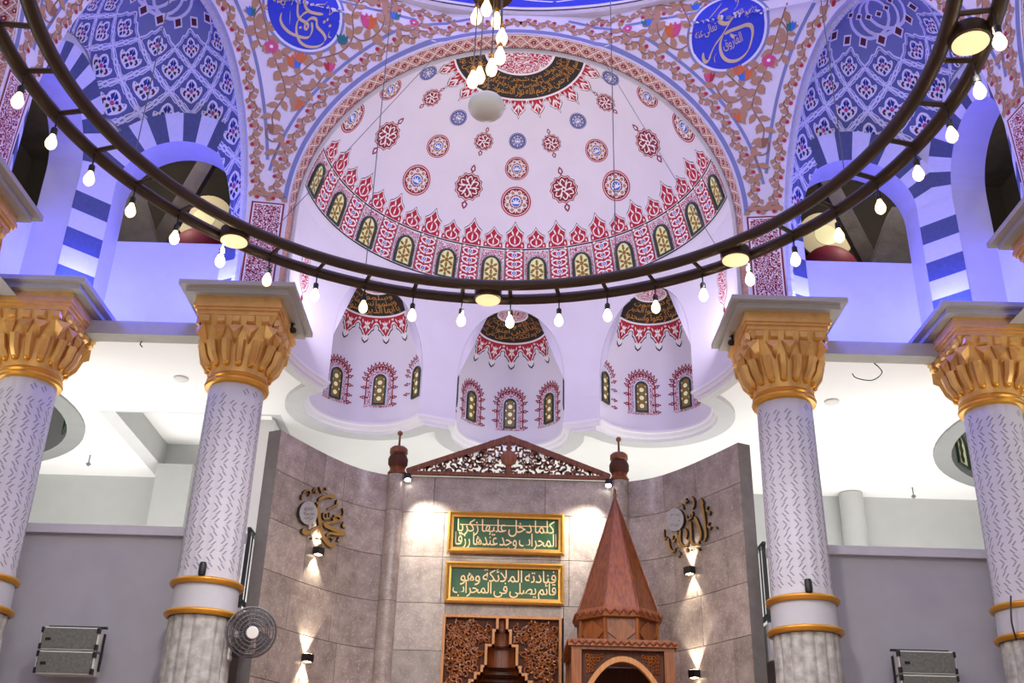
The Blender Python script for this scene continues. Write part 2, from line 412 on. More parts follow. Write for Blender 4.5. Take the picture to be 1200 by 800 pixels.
# ------------------------------------------------------------------ main dimensions (metres)
DF = 9.94            # front plane of the great arch
DB = 10.2            # plane where the half dome starts
RA, ZA = 2.5, 8.07   # great arch radius and springing
CZ = 6.54            # gallery ceiling
M1 = Vector((-3.795, 9.035)); M2 = Vector((-3.92, 9.16))
Q2 = sqrt(.5)
def h1(z): return 1.24 * sqrt(max(0, 1 - (max(z - 7.2, 0) / 3.3) ** 2))
def h2(z): return 1.33 * sqrt(max(0, 1 - (max(z - 7.2, 0) / 3.4) ** 2))
def Lx(z): return -2.5 if z < ZA else -sqrt(max(0, RA * RA - (z - ZA) ** 2))
def Rp(z): h = h1(z); return M1.x + Q2 * h, M1.y + Q2 * h
ZTOP = 10.87
def X0(z): return max(-Lx(z), .9)
def pend(x, z, h=0.0):
    """left pendentive as a height field y(x,z); h lifts off the surface towards the room"""
    lx = -X0(z); rx, ry = Rp(z); u = max(0, (x - lx) / (rx - lx))
    return Vector((x + h * .25, DF + u * (ry - DF) - h, z))

# ---- pendentives (four alike: two by the qibla arch, two by the side arches)
zs = sorted(set([6.8, 7.2, 7.6] + [round(ZA + .04 * i, 4) for i in range(56)] + [round(10.3 + .01 * i, 4) for i in range(33)] + [10.5, 10.57, 10.75, ZTOP]))
rows = []
for z in zs:
    lx = Lx(z); x0 = -X0(z); rx, ry = Rp(z)
    rows.append([Vector((lx + (x0 - lx) * k / 4, DF, z)) for k in range(4)] + [Vector((x0 + (rx - x0) * k / 20, DF + (ry - DF) * k / 20, z)) for k in range(21)])
pmb = MB().grid(rows, 'plaster')
# spandrel thickness behind the great arch: soffit of the arch
def soffit(mb, m):
    A = []; B = []
    for z in (6.8, 7.3, 7.7): A.append(Vector((-RA, DF, z))); B.append(Vector((-RA, DB, z)))
    for a in range(0, 91, 3):
        p = (-RA * cos(radians(a)), ZA + RA * sin(radians(a))); A.append(Vector((p[0], DF, p[1]))); B.append(Vector((p[0], DB, p[1])))
    mb.grid([A, B], m)
def dsoff(mb, m):
    A = []; B = []
    for z in [6.6, 7.2] + [7.2 + 3.3 * sin(radians(a)) for a in range(4, 91, 4)]:
        h = h1(z); A.append(Vector((M1.x + Q2 * h, M1.y + Q2 * h, z)))
        zz = 7.2 + (z - 7.2) * 3.4 / 3.3; h = h2(zz); B.append(Vector((M2.x + Q2 * h, M2.y + Q2 * h, zz)))
    mb.grid([A, B], m)
soffit(pmb, 'soffit_paint'); dsoff(pmb, 'niche_white')
PEND_BVH = BVHTree.FromPolygons([Vector(p) for p in MB().grid(rows, 'plaster').v], MB().grid(rows, 'plaster').f)
def px_pend(x, y):
    hit = PEND_BVH.ray_cast(CAM, ray(x, y))[0]
    if hit is None:
        d = ray(x, y); hit = CAM + d * ((DF - .25) / d.y)
    return hit.x, hit.z

# ---- painted borders and garlands of one pendentive, in (x,z)
gp = Paint()
def arch_pt(ro, a): return (-ro * cos(a), ZA + ro * sin(a))
def archband(r0, r1, m, lay, a0=0, a1=90, step=2):
    n = int((a1 - a0) / step); P = [arch_pt(r, radians(a0 + (a1 - a0) * i / n)) for r in (r0, r1) for i in range(n + 1)]
    gp.raw(P, [(i, i + 1, n + 2 + i, n + 1 + i) for i in range(n)], m, lay)
archband(2.525, 2.575, 'paint_slate', 0); archband(2.765, 2.80, 'paint_slate', 0, 8, 78)
gp.poly([(-3.55, 10.63), (-1.25, 10.63), (-1.25, 10.665), (-3.55, 10.665)], 'paint_slate', 0)
def sidept(off, z):
    h = h1(z); x = M1.x + Q2 * (h + off); return (x, z)
def dnorm(off, t):
    """offset curve of the diagonal arch, t in radians of its ellipse"""
    z = 7.2 + 3.3 * sin(t); h = 1.24 * cos(t); nx, nz = 3.3 * cos(t), 1.24 * sin(t); d = hypot(nx, nz)
    return (M1.x + Q2 * (h + off * nx / d), z + off * nz / d)
def dband(o0, o1, m, lay, t0=18, t1=89, n=36):
    P = [dnorm(o, radians(t0 + (t1 - t0) * i / n)) for o in (o0, o1) for i in range(n + 1)]
    gp.raw(P, [(i, i + 1, n + 2 + i, n + 1 + i) for i in range(n)], m, lay)
dband(.265, .315, 'paint_slate', 0, 24)
def vine(path):
    """tan vine: a wavy stem with curled leaves and red buds; path(s)->(x,z,tangent angle)"""
    L = path(None); n = max(4, int(L / .115)); st = []
    for i in range(n * 6 + 1):
        x, z, a = path(L * i / (n * 6)); o = .035 * sin(pi * i / 6)
        st.append((x - sin(a) * o, z + cos(a) * o))
    gp.stroke(st, .018, 'paint_brown', 1)
    for i in range(n):
        x, z, a = path(L * (i + .5) / n); sg = 1 if i % 2 == 0 else -1
        gp.leaf(x - sin(a) * .03 * sg, z + cos(a) * .03 * sg, a - sg * 1.3, .095, .075, 'paint_tan', 1)
        gp.leaf(x + sin(a) * .02 * sg, z - cos(a) * .02 * sg, a + sg * .5, .095, .065, 'paint_tan', 1)
        gp.leaf(x - sin(a) * .05 * sg, z + cos(a) * .05 * sg, a + pi - sg * .2, .08, .06, 'paint_tan', 1)
        if i % 2: gp.disc(x + sin(a) * .045 * sg, z - cos(a) * .045 * sg, .024, 'paint_red', 2, 7)
def varch(s, r=2.668, a0=radians(3), a1=radians(90)):
    if s is None: return r * (a1 - a0)
    a = a0 + s / r; x, z = arch_pt(r, a); return x, z, pi / 2 - a
vine(varch)
def vtop(s):
    if s is None: return 2.75
    return -.80 - s, 10.765, pi
vine(vtop)
_dl = [dnorm(.13, radians(16 + 73 * i / 200)) for i in range(201)]
_cum = [0]
for i in range(200): _cum.append(_cum[-1] + hypot(_dl[i + 1][0] - _dl[i][0], _dl[i + 1][1] - _dl[i][1]))
def vdiag(s):
    if s is None: return _cum[-1]
    i = 0
    while i < 199 and _cum[i + 1] < s: i += 1
    a, b = _dl[i], _dl[i + 1]; k = (s - _cum[i]) / (_cum[i + 1] - _cum[i] or 1)
    return a[0] + (b[0] - a[0]) * k, a[1] + (b[1] - a[1]) * k, atan2(b[1] - a[1], b[0] - a[0])
vine(vdiag)
def vbot(s):
    if s is None: return .34
    return -2.55 - s, 8.15, pi
vine(vbot)
# V of the blue line at the foot
# red scroll panel on the pier
gp.poly([(-2.545, 6.85), (-2.545, 8.05), (-2.90, 8.05), (-2.90, 6.85)], 'paint_crimson', 0)
gp.poly([(-2.565, 6.85), (-2.565, 8.03), (-2.88, 8.03), (-2.88, 6.85)], 'paint_white', 1)
gp.poly([(-2.58, 6.85), (-2.58, 8.015), (-2.865, 8.015), (-2.865, 6.85)], 'scroll_panel', 2)
# garland: stems traced on the photograph, laid on the pendentive
PXM = .0105
stems = [
 [(300, -14), (306, 8), (311, 28), (316, 50), (323, 72), (331, 92), (334, 110), (326, 124), (319, 136), (322, 152), (332, 160), (326, 172), (318, 190)],
 [(331, 92), (346, 89), (358, 80), (371, 70), (386, 66), (401, 60), (411, 49), (414, 36), (413, 20), (418, 6), (426, -8)],
 [(340, 92), (352, 104), (364, 106), (374, 96), (380, 86)],
 [(413, 42), (424, 48), (438, 43), (448, 32), (452, 18), (460, 8)],
 [(440, 12), (455, 14), (462, 28), (474, 36), (486, 34), (495, 26)],
 [(322, 150), (314, 150), (312, 160), (320, 166), (330, 163)],
 [(334, 108), (346, 112), (350, 122)],
 [(306, 8), (298, 20), (300, 40), (306, 55)],
 [(316, 50), (330, 62), (340, 70)],
 [(422, 4), (436, -2), (452, -4), (466, 2)],
]
for si, st in enumerate(stems):
    S = smoothline([px_pend(*p) for p in st], 8); gp.stroke(S, .016, 'paint_brown', 1)
    acc = 0; side = 1
    for i in range(1, len(S)):
        d = hypot(S[i][0] - S[i - 1][0], S[i][1] - S[i - 1][1]); acc += d
        if acc > (.066 if S[i][1] > 9.15 else .12) and si != 5:
            acc = 0; a = atan2(S[i][1] - S[i - 1][1], S[i][0] - S[i - 1][0]); side = -side
            gp.leaf(S[i][0], S[i][1], a + side * .85, .150, .085, 'paint_tan', 2)
            if i % 3 == 0: gp.leaf(S[i][0], S[i][1], a - side * 1.25, .10, .06, 'paint_tan', 2)
def flower(x, y, r, cols, kind):
    cx, cz = px_pend(x, y)
    if kind == 'rose':
        for k in range(5): gp.disc(cx + r * .55 * cos(k * 1.257 + .3), cz + r * .55 * sin(k * 1.257 + .3), r * .52, cols[0], 3, 9)
        gp.disc(cx, cz, r * .28, cols[1], 4, 8)
    else:
        gp.poly([(cx + x * r, cz + y * r) for x, y in ((0, -.8), (.55, -.6), (.8, 0), (.95, .75), (.45, .45), (.25, .95), (0, .5))], cols[0], 3)
        gp.poly([(cx - x * r, cz + y * r) for x, y in ((0, -.8), (.55, -.6), (.8, 0), (.95, .75), (.45, .45), (.25, .95), (0, .5))], cols[1], 3)
flower(318, 55, .075, ('paint_pink', 'paint_white'), 'rose'); flower(345, 73, .10, ('paint_sky', 'paint_orange'), 'tulip')
flower(352, 68, .08, ('paint_orange', 'paint_orange'), 'tulip')
flower(386, 79, .07, ('paint_pink', 'paint_red'), 'tulip'); flower(347, 123, .085, ('paint_orange', 'paint_tan'), 'tulip')
flower(401, 47, .075, ('paint_teal', 'paint_teal'), 'tulip'); flower(432, 26, .11, ('paint_orange', 'paint_pink'), 'tulip')
flower(463, 19, .07, ('paint_teal', 'paint_sky'), 'tulip'); flower(485, 27, .05, ('paint_pink', 'paint_white'), 'rose'); flower(321, 152, .085, ('paint_tan', 'paint_brown'), 'tulip')
flower(294, 14, .06, ('paint_teal', 'paint_sky'), 'tulip'); flower(407, -3, .06, ('paint_sky', 'paint_sky'), 'tulip')
pfn = lambda a, b, h: pend(a, b, h)
gmb = gp.into(MB(), pfn, .004, .0015)
# lattice on the soffit of the great arch, in (arc length, depth)
lp = Paint(); LA = RA * pi / 2; nl = 24; dl = LA / nl
for i in range(nl):
    for a, b in ((0, 1), (1, 0)): lp.stroke([((i + a) * dl, .035), ((i + .5) * dl, .13), ((i + b) * dl, .225)], .010, 'paint_white', 1)
    for k, (cx, cy) in enumerate(((0, .13), (.5, .04), (.5, .22), (.5, .13))): lp.disc((i + cx) * dl, cy, .026 if k else .034, 'paint_crimson' if k != 3 else 'paint_tan', 0, 8); lp.disc((i + cx) * dl, cy, .010, 'paint_white', 2, 6)
for b in (.012, .248): lp.stroke([(LA * j / 40, b) for j in range(41)], .012, 'paint_white', 1)
lp.into(gmb, lambda a, b, h: Vector((-(RA - h) * cos(a / RA), DF + b, ZA + (RA - h) * sin(a / RA))), .003, .0012)
for nm, xf, lab in (('L', ident, 'painted pendentive with the roundel of three dots, beside the great arch'), ('R', mirx, 'painted pendentive with the roundel of the large looped letter, beside the great arch'),
                    ('l', diag, 'painted pendentive over the column at the end of the fan side niche'), ('r', dmir, 'painted pendentive over the column at the far end of the fan-less niche')):
    o = pmb.build('ceiling_pendentive', xf=xf); struct(o, lab, 'pendentive')
    g = gmb.build('painted_garland', parent=o, xf=xf, kind='stuff')
    if nm == 'L': PEND_L = o
    if nm == 'R': PEND_R = o
# ---- roundels with calligraphy, on the two front pendentives
def roundel(cx, cy, rpx, strokes, texts, mirrored, parent):
    x0, z0 = px_pend(1200 - cx if mirrored else cx, cy) if not mirrored else (0, 0)
    if mirrored:
        # cast on the mirrored pendentive
        d = ray(cx, cy); hit = PEND_BVH.ray_cast(mirx(CAM), mirx(d))[0]; x0, z0 = hit.x, hit.z
    sx = rpx[0]; 
    fn0 = (lambda a, b, h: mirx(pend(-a, b, h))) if mirrored else (lambda a, b, h: pend(a, b, h))
    if mirrored: x0 = -x0
    R = .405
    p = Paint(); p.disc(x0, z0, R * 1.14, 'paint_slate', 0, 48); p.disc(x0, z0, R * 1.07, 'paint_pale', 1, 48); p.disc(x0, z0, R, 'paint_blue', 2, 48)
    k = R / rpx[1]
    for pts, wd in strokes:
        P, F = nib([(x0 + (a - rpx[2]) * k, z0 - (b - rpx[3]) * k * 1.02) for a, b in pts], wd * k); p.raw(P, F, 'paint_gold_pale', 4)
    for t, a, b, wd, ht, rot in texts: put_text(p, t, x0 + (a - rpx[2]) * k, z0 - (b - rpx[3]) * k, wd * k, ht * k, 'paint_gold_pale', 4, rot)
    p.into(MB(), fn0, .006, .0015).build('painted_roundel', parent=parent)
umar = [([(610, 155), (560, 170), (520, 210), (520, 260), (560, 295), (610, 300), (650, 270), (710, 205)], 30), ([(650, 270), (600, 340), (550, 410), (490, 480), (450, 560), (430, 620), (400, 635), (375, 600), (370, 540)], 28),
        ([(580, 390), (640, 370), (720, 355), (800, 340), (850, 360), (865, 420), (850, 500), (820, 580), (760, 640), (690, 665), (620, 650), (570, 600), (545, 530), (545, 460), (570, 400)], 28),
        ([(640, 400), (680, 430), (690, 410)], 22), ([(555, 65), (500, 140), (420, 240)], 18), ([(700, 85), (692, 60), (712, 50), (718, 85), (700, 145), (670, 190)], 12), ([(510, 560), (485, 600), (495, 655)], 7)]
roundel(853, 38, (0, 365, 615, 375), umar, [('رضي الله', 715, 300, 190, 110, .25), ('تعالى عنه', 300, 430, 225, 110, .28), ('الفاروق', 590, 570, 200, 130, .30)], True, PEND_R)
uth = [([(520, -90), (505, 40), (495, 180), (520, 230), (570, 250), (605, 270), (600, 310), (575, 310), (570, 270)], 24), ([(650, 15), (590, 30), (565, 70), (580, 120), (620, 150), (690, 155), (760, 150)], 24),
       ([(610, 150), (560, 180), (500, 250), (485, 330), (500, 400), (540, 460), (610, 485), (700, 470), (760, 430), (790, 370), (760, 320), (700, 270), (690, 210), (640, 205), (590, 240)], 24),
       ([(640, 240), (650, 300), (630, 370), (590, 400), (510, 400), (420, 380), (350, 330), (320, 270), (330, 210)], 24), ([(800, 10), (770, 60), (710, 75)], 12), ([(805, 65), (830, 100), (825, 140), (870, 100)], 10), ([(830, 290), (820, 340), (850, 350)], 10),
       ([(760, 215), (785, 215)], 26), ([(795, 190), (818, 190)], 26), ([(820, 240), (845, 240)], 26), ([(515, 310), (540, 310)], 24), ([(420, 180), (415, 300)], 8), ([(560, -60), (640, -40), (700, -120)], 16)]
roundel(356, 13, (0, 375, 560, 150), uth, [('رضي', 330, 170, 130, 110, .2), ('الله', 260, 60, 130, 110, .2), ('عنه', 250, 150, 110, 100, .3)], False, PEND_L)

# ---- drum and dome over the square (mostly out of view)
mb = MB(); n = 96
Rd = 4.66
mb.grid([[Vector((r * sin(2 * pi * j / n), YC + r * cos(2 * pi * j / n), z)) for j in range(n)] for r, z in ((5.9, ZTOP), (Rd + .03, ZTOP), (Rd, ZTOP + .03), (Rd, ZTOP + .9))], 'plaster', True, True)
mb.grid([[Vector((Rd * sin(2 * pi * j / n), YC + Rd * cos(2 * pi * j / n), z)) for j in range(n)] for z in (ZTOP + .9, ZTOP + 2.2)], 'plaster', True, True)
mb.grid([[Vector((Rd * cos(t) * sin(2 * pi * j / n), YC + Rd * cos(t) * cos(2 * pi * j / n), ZTOP + 2.2 + Rd * sin(t))) for j in range(n)] for t in [pi / 2 * i / 14 for i in range(15)]], 'plaster', True, True)
dome = struct(mb.build('ceiling_dome'), 'great dome on a round drum above the ring chandelier', 'dome')
p = Paint()
N = 72
for j in range(-18, 18):
    a0, a1 = j * 2 * pi / N, (j + 1) * 2 * pi / N
    p.poly([(a0, .06), (a1, .06), (a1, .80), (a0, .80)], 'paint_blue', 0)
    p.poly([(a0, .0), (a1, .0), (a1, .02), (a0, .02)], 'paint_ink', 0)
    c = (a0 + a1) / 2; w_ = (a1 - a0) / 2
    if j % 3 == 0:
        cc = c + w_
        for q in (-1, 1): p.stroke(smoothline([(cc + q * w_ * .1, .14), (cc + q * w_ * 2.2, .20), (cc + q * w_ * 2.6, .34), (cc + q * w_ * 1.4, .46), (cc, .62)], 4), .014, 'paint_white', 1)
        p.disc(cc, .30, w_ * .9, 'paint_maroon', 1, 14, .12)
    else: p.disc(c, .22, w_ * .5, 'paint_white', 1, 10, .05)
p.into(MB(), lambda a, b, h: Vector(((Rd - h) * sin(a), YC + (Rd - h) * cos(a), ZTOP + .03 + b)), .004).build('painted_frieze', parent=dome)

# ---- moulding on the back edge of the great arch
mb = MB(); path = [Vector((-RA + .02, DB, 6.8))] + [Vector((-(RA - .02) * cos(radians(a)), DB, ZA + (RA - .02) * sin(radians(a)))) for a in range(0, 181, 3)] + [Vector((RA - .02, DB, 6.8))]
mb.tube(path, .03, 'soffit_grey', 6); struct(mb.build('trim_1'), 'thin grey moulding round the edge of the great arch', 'moulding')
# ------------------------------------------------------------------ half dome behind the great arch
CS = Vector((0, DB, ZA))
def sph(az, el, h=0.0):
    r = RA - h; a, e = radians(az), radians(el)
    return CS + Vector((r * cos(e) * sin(a), r * cos(e) * cos(a), r * sin(e)))
mb = MB().grid([[sph(-90 + 180 * i / 48, el) for i in range(49)] for el in [8 + 82 * j / 24 for j in range(25)]], 'plaster')
SEMI = struct(mb.build('ceiling_half_dome'), 'large half dome painted with red and blue medallions behind the great arch', 'half dome')
def on_semi(az0, el0): return lambda a, b, h: sph(az0 + math.degrees(a / (RA * cos(radians(el0)))), el0 + math.degrees(b / RA), h)
def roundel_motif(r, blue=False):
    p = Paint(); A, B = ('paint_navy', 'scroll_blue') if blue else ('paint_red', 'scroll_fine')
    p.disc(0, 0, r, A, 0, 28); p.disc(0, 0, r * .92, 'paint_white', 1, 28); p.disc(0, 0, r * .88, 'paint_crimson' if not blue else 'paint_navy', 2, 28)
    n = 8
    for k in range(n):
        a = 2 * pi * k / n + .39; p.disc(r * .60 * cos(a), r * .60 * sin(a), r * .19, 'paint_white' if not blue else 'paint_slate', 3, 9); p.disc(r * .60 * cos(a), r * .60 * sin(a), r * .13, 'paint_tan' if not blue else 'paint_slate', 4, 7)
        a += pi / n; p.leaf(r * .38 * cos(a), r * .38 * sin(a), a, r * .42, r * .13, 'paint_pale', 3)
    p.disc(0, 0, r * .36, 'paint_white', 5, 16); p.disc(0, -r * .02, r * .30, 'paint_sky' if not blue else 'paint_slate', 6, 14)
    for k in range(5):
        a = pi * (k + .5) / 5; p.leaf(0, -r * .15, a, r * .38, r * .11, 'paint_white', 7)
    return p
def star_motif(r, dy=0):
    p = Paint(); n = 12
    def lob(q, amp=.12): return [(r * q * (1 - amp * (k % 2)) * cos(pi * k / n + pi / 2), r * q * (1 - amp * (k % 2)) * sin(pi * k / n + pi / 2)) for k in range(2 * n)]
    p.poly(lob(1.0), 'paint_crimson', 0); p.poly(lob(.93), 'paint_white', 1); p.poly(lob(.88), 'paint_crimson', 2)
    for k in range(6):
        a = k * pi / 3 + pi / 6
        p.stroke(smoothline([(r * .15 * cos(a), r * .15 * sin(a)), (r * .5 * cos(a + .35), r * .5 * sin(a + .35)), (r * .7 * cos(a), r * .7 * sin(a)), (r * .5 * cos(a - .3), r * .5 * sin(a - .3))], 4), r * .075, 'paint_white', 3)
        a += pi / 6; p.leaf(r * .25 * cos(a), r * .25 * sin(a), a, r * .5, r * .11, 'paint_white', 3)
    p.disc(0, 0, r * .18, 'paint_white', 4, 10); p.disc(0, 0, r * .09, 'paint_crimson', 5, 8)
    for s in (-1, 1):
        p.poly([(0, s * r * .95), (r * .20, s * r * 1.16), (r * .14, s * r * 1.38), (0, s * r * 1.55), (-r * .14, s * r * 1.38), (-r * .20, s * r * 1.16)], 'paint_crimson', 0)
        p.poly([(0, s * r * 1.08), (r * .10, s * r * 1.22), (0, s * r * 1.42), (-r * .10, s * r * 1.22)], 'paint_pale', 1)
    return p
def put(motif, az, el, name):
    motif.into(MB(), on_semi(az, el), .004, .0012).build(name, parent=SEMI)
m_big, m_mid, m_blue = roundel_motif(.205), roundel_motif(.16), roundel_motif(.115, True)
s_big, s_mid = star_motif(.20), star_motif(.135)
put(m_big, 0, 38.7, 'painted_medallion'); put(m_mid, 0, 49, 'painted_medallion'); put(m_blue, 0, 57.7, 'painted_medallion')
for s in (-1, 1):
    put(s_big, s * 20, 41.5, 'painted_star'); put(s_mid, s * 18.8, 56.2, 'painted_star')
    put(m_big, s * 41.8, 38, 'painted_medallion'); put(m_mid, s * 40.2, 50, 'painted_medallion'); put(m_blue, s * 39, 60.5, 'painted_medallion')
    put(s_big, s * 65, 43.4, 'painted_star'); put(s_mid, s * 62.8, 60.4, 'painted_star')
    put(m_big, s * 86, 37, 'painted_medallion'); put(m_mid, s * 85, 51, 'painted_medallion'); put(m_blue, s * 82, 63, 'painted_medallion')
# band of windows
sfn = lambda a, b, h: sph(a, b, h)
def band(p, a0, a1, b0, b1, m, lay, n=None):
    n = n or max(1, int(abs(a1 - a0) / 3)); P = [(a0 + (a1 - a0) * i / n, b) for b in (b0, b1) for i in range(n + 1)]
    p.raw(P, [(i, i + 1, n + 2 + i, n + 1 + i) for i in range(n)], m, lay)
E0, E1 = 12.1, 23.6
p = Paint()
band(p, -90, 90, E0, E1, 'paint_white', 0); band(p, -90, 90, E0 - .45, E0, 'paint_ink', 1); band(p, -90, 90, E1, E1 + .45, 'paint_ink', 1)
for k in range(12):
    c = -82.5 + 15 * k
    for e in (-1, 1): band(p, c + e * 4.3 - .12, c + e * 4.3 + .12, E0, E1, 'paint_ink', 2)
    band(p, c - 3.9, c + 3.9, E0 + .3, E1 - .3, 'scroll_fine', 1)
for k in range(-6, 7):
    c = 15 * k; lo, hi = max(c - 3.0, -90), min(c + 3.0, 90)
    band(p, lo, hi, E0 + .2, E1 - .2, 'paint_red', 1)
    for q in range(4):
        e = E0 + 1.5 + q * 2.85
        for sx in (-1, 1):
            if not -90 < c + sx * 3 < 90: continue
            S = smoothline([(c + sx * .2, e - 1.2), (c + sx * 1.9, e - .6), (c + sx * 2.4, e + .3), (c + sx * 1.3, e + .8), (c + sx * .2, e + .5)], 4); p.stroke(S, .50, 'paint_white', 2)
            p.leaf(c + sx * 2.7, e + .9, radians(90 + sx * 40), 1.1, .8, 'paint_white', 2)
        if -90 < c - 1 and c + 1 < 90:
            p.disc(c, e - .1, .95, 'paint_white', 3, 10, .75); p.disc(c, e - .1, .65, 'paint_sky' if q % 2 else 'paint_navy', 4, 10, .5); p.disc(c, e - .1, .25, 'paint_white', 5, 6, .22)
p.into(MB(), sfn, .003).build('painted_window_band', parent=SEMI)
# cresting above the band
p = Paint()
def crest(c, w, h):
    R = [(1, 0), (1, .20), (.86, .30), (.72, .24), (.80, .42), (.86, .58), (.52, .68), (.26, .80)]
    return [(c - x * w, y * h) for x, y in R] + [(c, h)] + [(c + x * w, y * h) for x, y in R[::-1]]
for k in range(-12, 13):
    c = 7.5 * k; h = 8.6 if k % 2 == 0 else 6.7
    if abs(c) > 86: continue
    o = [(a, E1 + .45 + b) for a, b in crest(c, 3.75, h)]; i_ = [(c + (a - c) * .90, E1 + .45 + b * .92) for a, b in crest(c, 3.75, h)]
    p.poly(o, 'paint_ink', 0); p.poly([(c + (a - c) * .96 if abs(a - c) < 3.7 else a, E1 + .45 + (b - E1 - .45) * .955) for a, b in o], 'paint_white', 1)
    q_ = [(c + (a - c) * .88, E1 + .6 + b * .86) for a, b in crest(c, 3.75, h)]
    p.poly(q_, 'paint_red', 2)
    for sx in (-1, 1):
        S = smoothline([(c, E1 + h * .15), (c + sx * 1.6, E1 + h * .25), (c + sx * 1.9, E1 + h * .42), (c + sx * .9, E1 + h * .52)], 4); p.stroke(S, .42, 'paint_white', 3)
        p.leaf(c + sx * .35, E1 + h * .5, radians(90 - sx * 25), h * .26, .7, 'paint_white', 3)
        p.leaf(c + sx * 2.6, E1 + .9, radians(90 + sx * 10), h * .13, .7, 'paint_white', 3)
    p.leaf(c, E1 + h * .2, pi / 2, h * .3, .7, 'paint_white', 3)
p.into(MB(), sfn, .003).build('painted_cresting', parent=SEMI)
# the twelve windows
def arch2d(w, h, n=8):
    """upright arched outline, half width w, height h, foot at y=0"""
    return [(-w, 0), (-w, h - w * 1.05)] + [(-w * cos(pi * i / n), h - w * 1.05 + w * 1.05 * sin(pi * i / n)) for i in range(1, n)] + [(w, h - w * 1.05), (w, 0)]
def window(fn, w, h, name, parent, hexes, ctr=('win_amber', 'win_pale')):
    fr = Paint(); A = arch2d(w, h); B = [(x * .76, y * .90 + h * .045) for x, y in A]; n = len(A)
    fr_mb = MB()
    fr_mb.add([fn(a, b, .030) for a, b in A] + [fn(a, b, .030) for a, b in B] + [fn(a, b, 0) for a, b in A] + [fn(a, b, .004) for a, b in B],
              [(i, (i + 1) % n, n + (i + 1) % n, n + i) for i in range(n)] + [(i, (i + 1) % n, 2 * n + (i + 1) % n, 2 * n + i) for i in range(n)] + [(n + i, n + (i + 1) % n, 3 * n + (i + 1) % n, 3 * n + i) for i in range(n)], 'win_frame')
    f = fr_mb.build(name, parent=parent)
    g = Paint(); g.poly(B, 'win_pale', 0)
    g.into(MB(), fn, .006).build('pane', parent=f)
    t = Paint(); hexes(t, w * .76, h)
    t.into(MB(), fn, .012).build('tracery', parent=f)
    return f
def trac_flower(t, w, h):
    for cy in (h * .28, h * .62):
        t.disc(0, cy, w * .30, 'win_amber', 1, 6)
        for k in range(6):
            a = k * pi / 3 + pi / 6; t.leaf(w * .25 * cos(a), cy + w * .25 * sin(a), a, w * .75, w * .42, 'win_amber', 0)
    for sx in (-1, 1): t.stroke([(sx * w * .96, h * .05), (sx * w * .96, h * .75)], w * .10, 'paint_tan', 0); t.leaf(sx * w * .9, h * .45, pi / 2 + sx * 1.2, w * .5, w * .3, 'win_amber', 0)
    t.leaf(0, h * .76, pi / 2, w * .6, w * .4, 'win_amber', 0)
for k in range(12):
    c = -82.5 + 15 * k
    fn = on_semi(c, E0 + 5)
    window(lambda a, b, h, fn=fn: fn(a, b - radians(5) * RA + .008, h), .135, .40, 'stained_window', SEMI, trac_flower)
# crown of the half dome: calligraphy ring, red rose and cresting
p = Paint()
band(p, -90, 90, 70.8, 71.6, 'paint_white', 1, 40); band(p, -90, 90, 71.5, 80.2, 'paint_black', 0, 40); band(p, -90, 90, 79.9, 80.6, 'paint_white', 2, 40); band(p, -90, 90, 80.6, 89.5, 'scroll_red', 1, 40)
def arc_text(p, t, a0, a1, b0, b1, m, lay):
    P, F, W = text2d(t); p.raw([(a0 + (a1 - a0) * x / W, b0 + (b1 - b0) * y) for x, y in P], F, m, lay)
arc_text(p, 'بسم الله الرحمن الرحيم الله نور السموات والارض مثل نوره', -88, 88, 71.9, 75.4, 'paint_gold', 3)
arc_text(p, 'كمشكوة فيها مصباح المصباح في زجاجة الزجاجة كانها كوكب', -88, 88, 74.4, 77.6, 'paint_gold', 4)
arc_text(p, 'دري يوقد من شجرة مباركة زيتونة', -85, 85, 77.0, 79.6, 'paint_gold', 5)
for k in range(-5, 6):
    c = k * 15.6
    if abs(c) > 84: continue
    f = lambda q, s: [(c + x * q * 1.5, 71 - y * s) for x, y in ((-5.2, 0), (-5.2, 1.0), (-3.2, 1.6), (-3.8, 3.0), (-2.2, 4.2), (-.8, 4.9), (0, 6.4), (.8, 4.9), (2.2, 4.2), (3.8, 3.0), (3.2, 1.6), (5.2, 1.0), (5.2, 0))]
    p.poly(f(1, 1), 'paint_ink', 0); p.poly(f(.95, .94), 'paint_white', 1); p.poly(f(.84, .84), 'paint_red', 2)
    for sx in (-1, 1): p.leaf(c, 69.6, radians(-90 + sx * 58), 4.6, 1.2, 'paint_white', 3); p.leaf(c + sx * 3, 70.8, radians(-90 + sx * 20), 2.0, 1.4, 'paint_white', 3)
    p.leaf(c, 70.2, radians(-90), 3.6, 1.2, 'paint_white', 3)
p.into(MB(), sfn, .003).build('painted_crown', parent=SEMI)

# ------------------------------------------------------------------ apse wall and three small exedra niches
EXR, EXC, EXZ, EXB = .72, 2.6, 7.2, 1.08
EXAZ = (0, -43, 43)
ZW = 6.62
def excen(az): return Vector((EXC * sin(radians(az)), DB + EXC * cos(radians(az))))
def openz(a):
    """lowest z of the apse wall at azimuth a (None where it goes to the floor of the wall)"""
    P = Vector((RA * sin(radians(a)), DB + RA * cos(radians(a))))
    for az in EXAZ:
        d = (P - excen(az)).length
        if d < EXR: return EXZ + EXB * sqrt(1 - (d / EXR) ** 2)
    return None
half = None
a = 0.0
while openz(a) is not None: a += .01
half = a
azs = sorted(set([-90 + 2 * i for i in range(91)] + [c + e * half * q for c in EXAZ for e in (-1, 1) for q in (.2, .4, .55, .7, .8, .88, .94, .98, .999, 1.0, 1.001)]))
mb = MB(); rows = []
lowz = [(openz(a) or ZW) for a in azs]
ZS = ZA + RA * sin(radians(8))
def wall_pt(a, z):
    r = RA if z < ZA else sqrt(RA * RA - (z - ZA) ** 2)
    return Vector((r * sin(radians(a)), DB + r * cos(radians(a)), z))
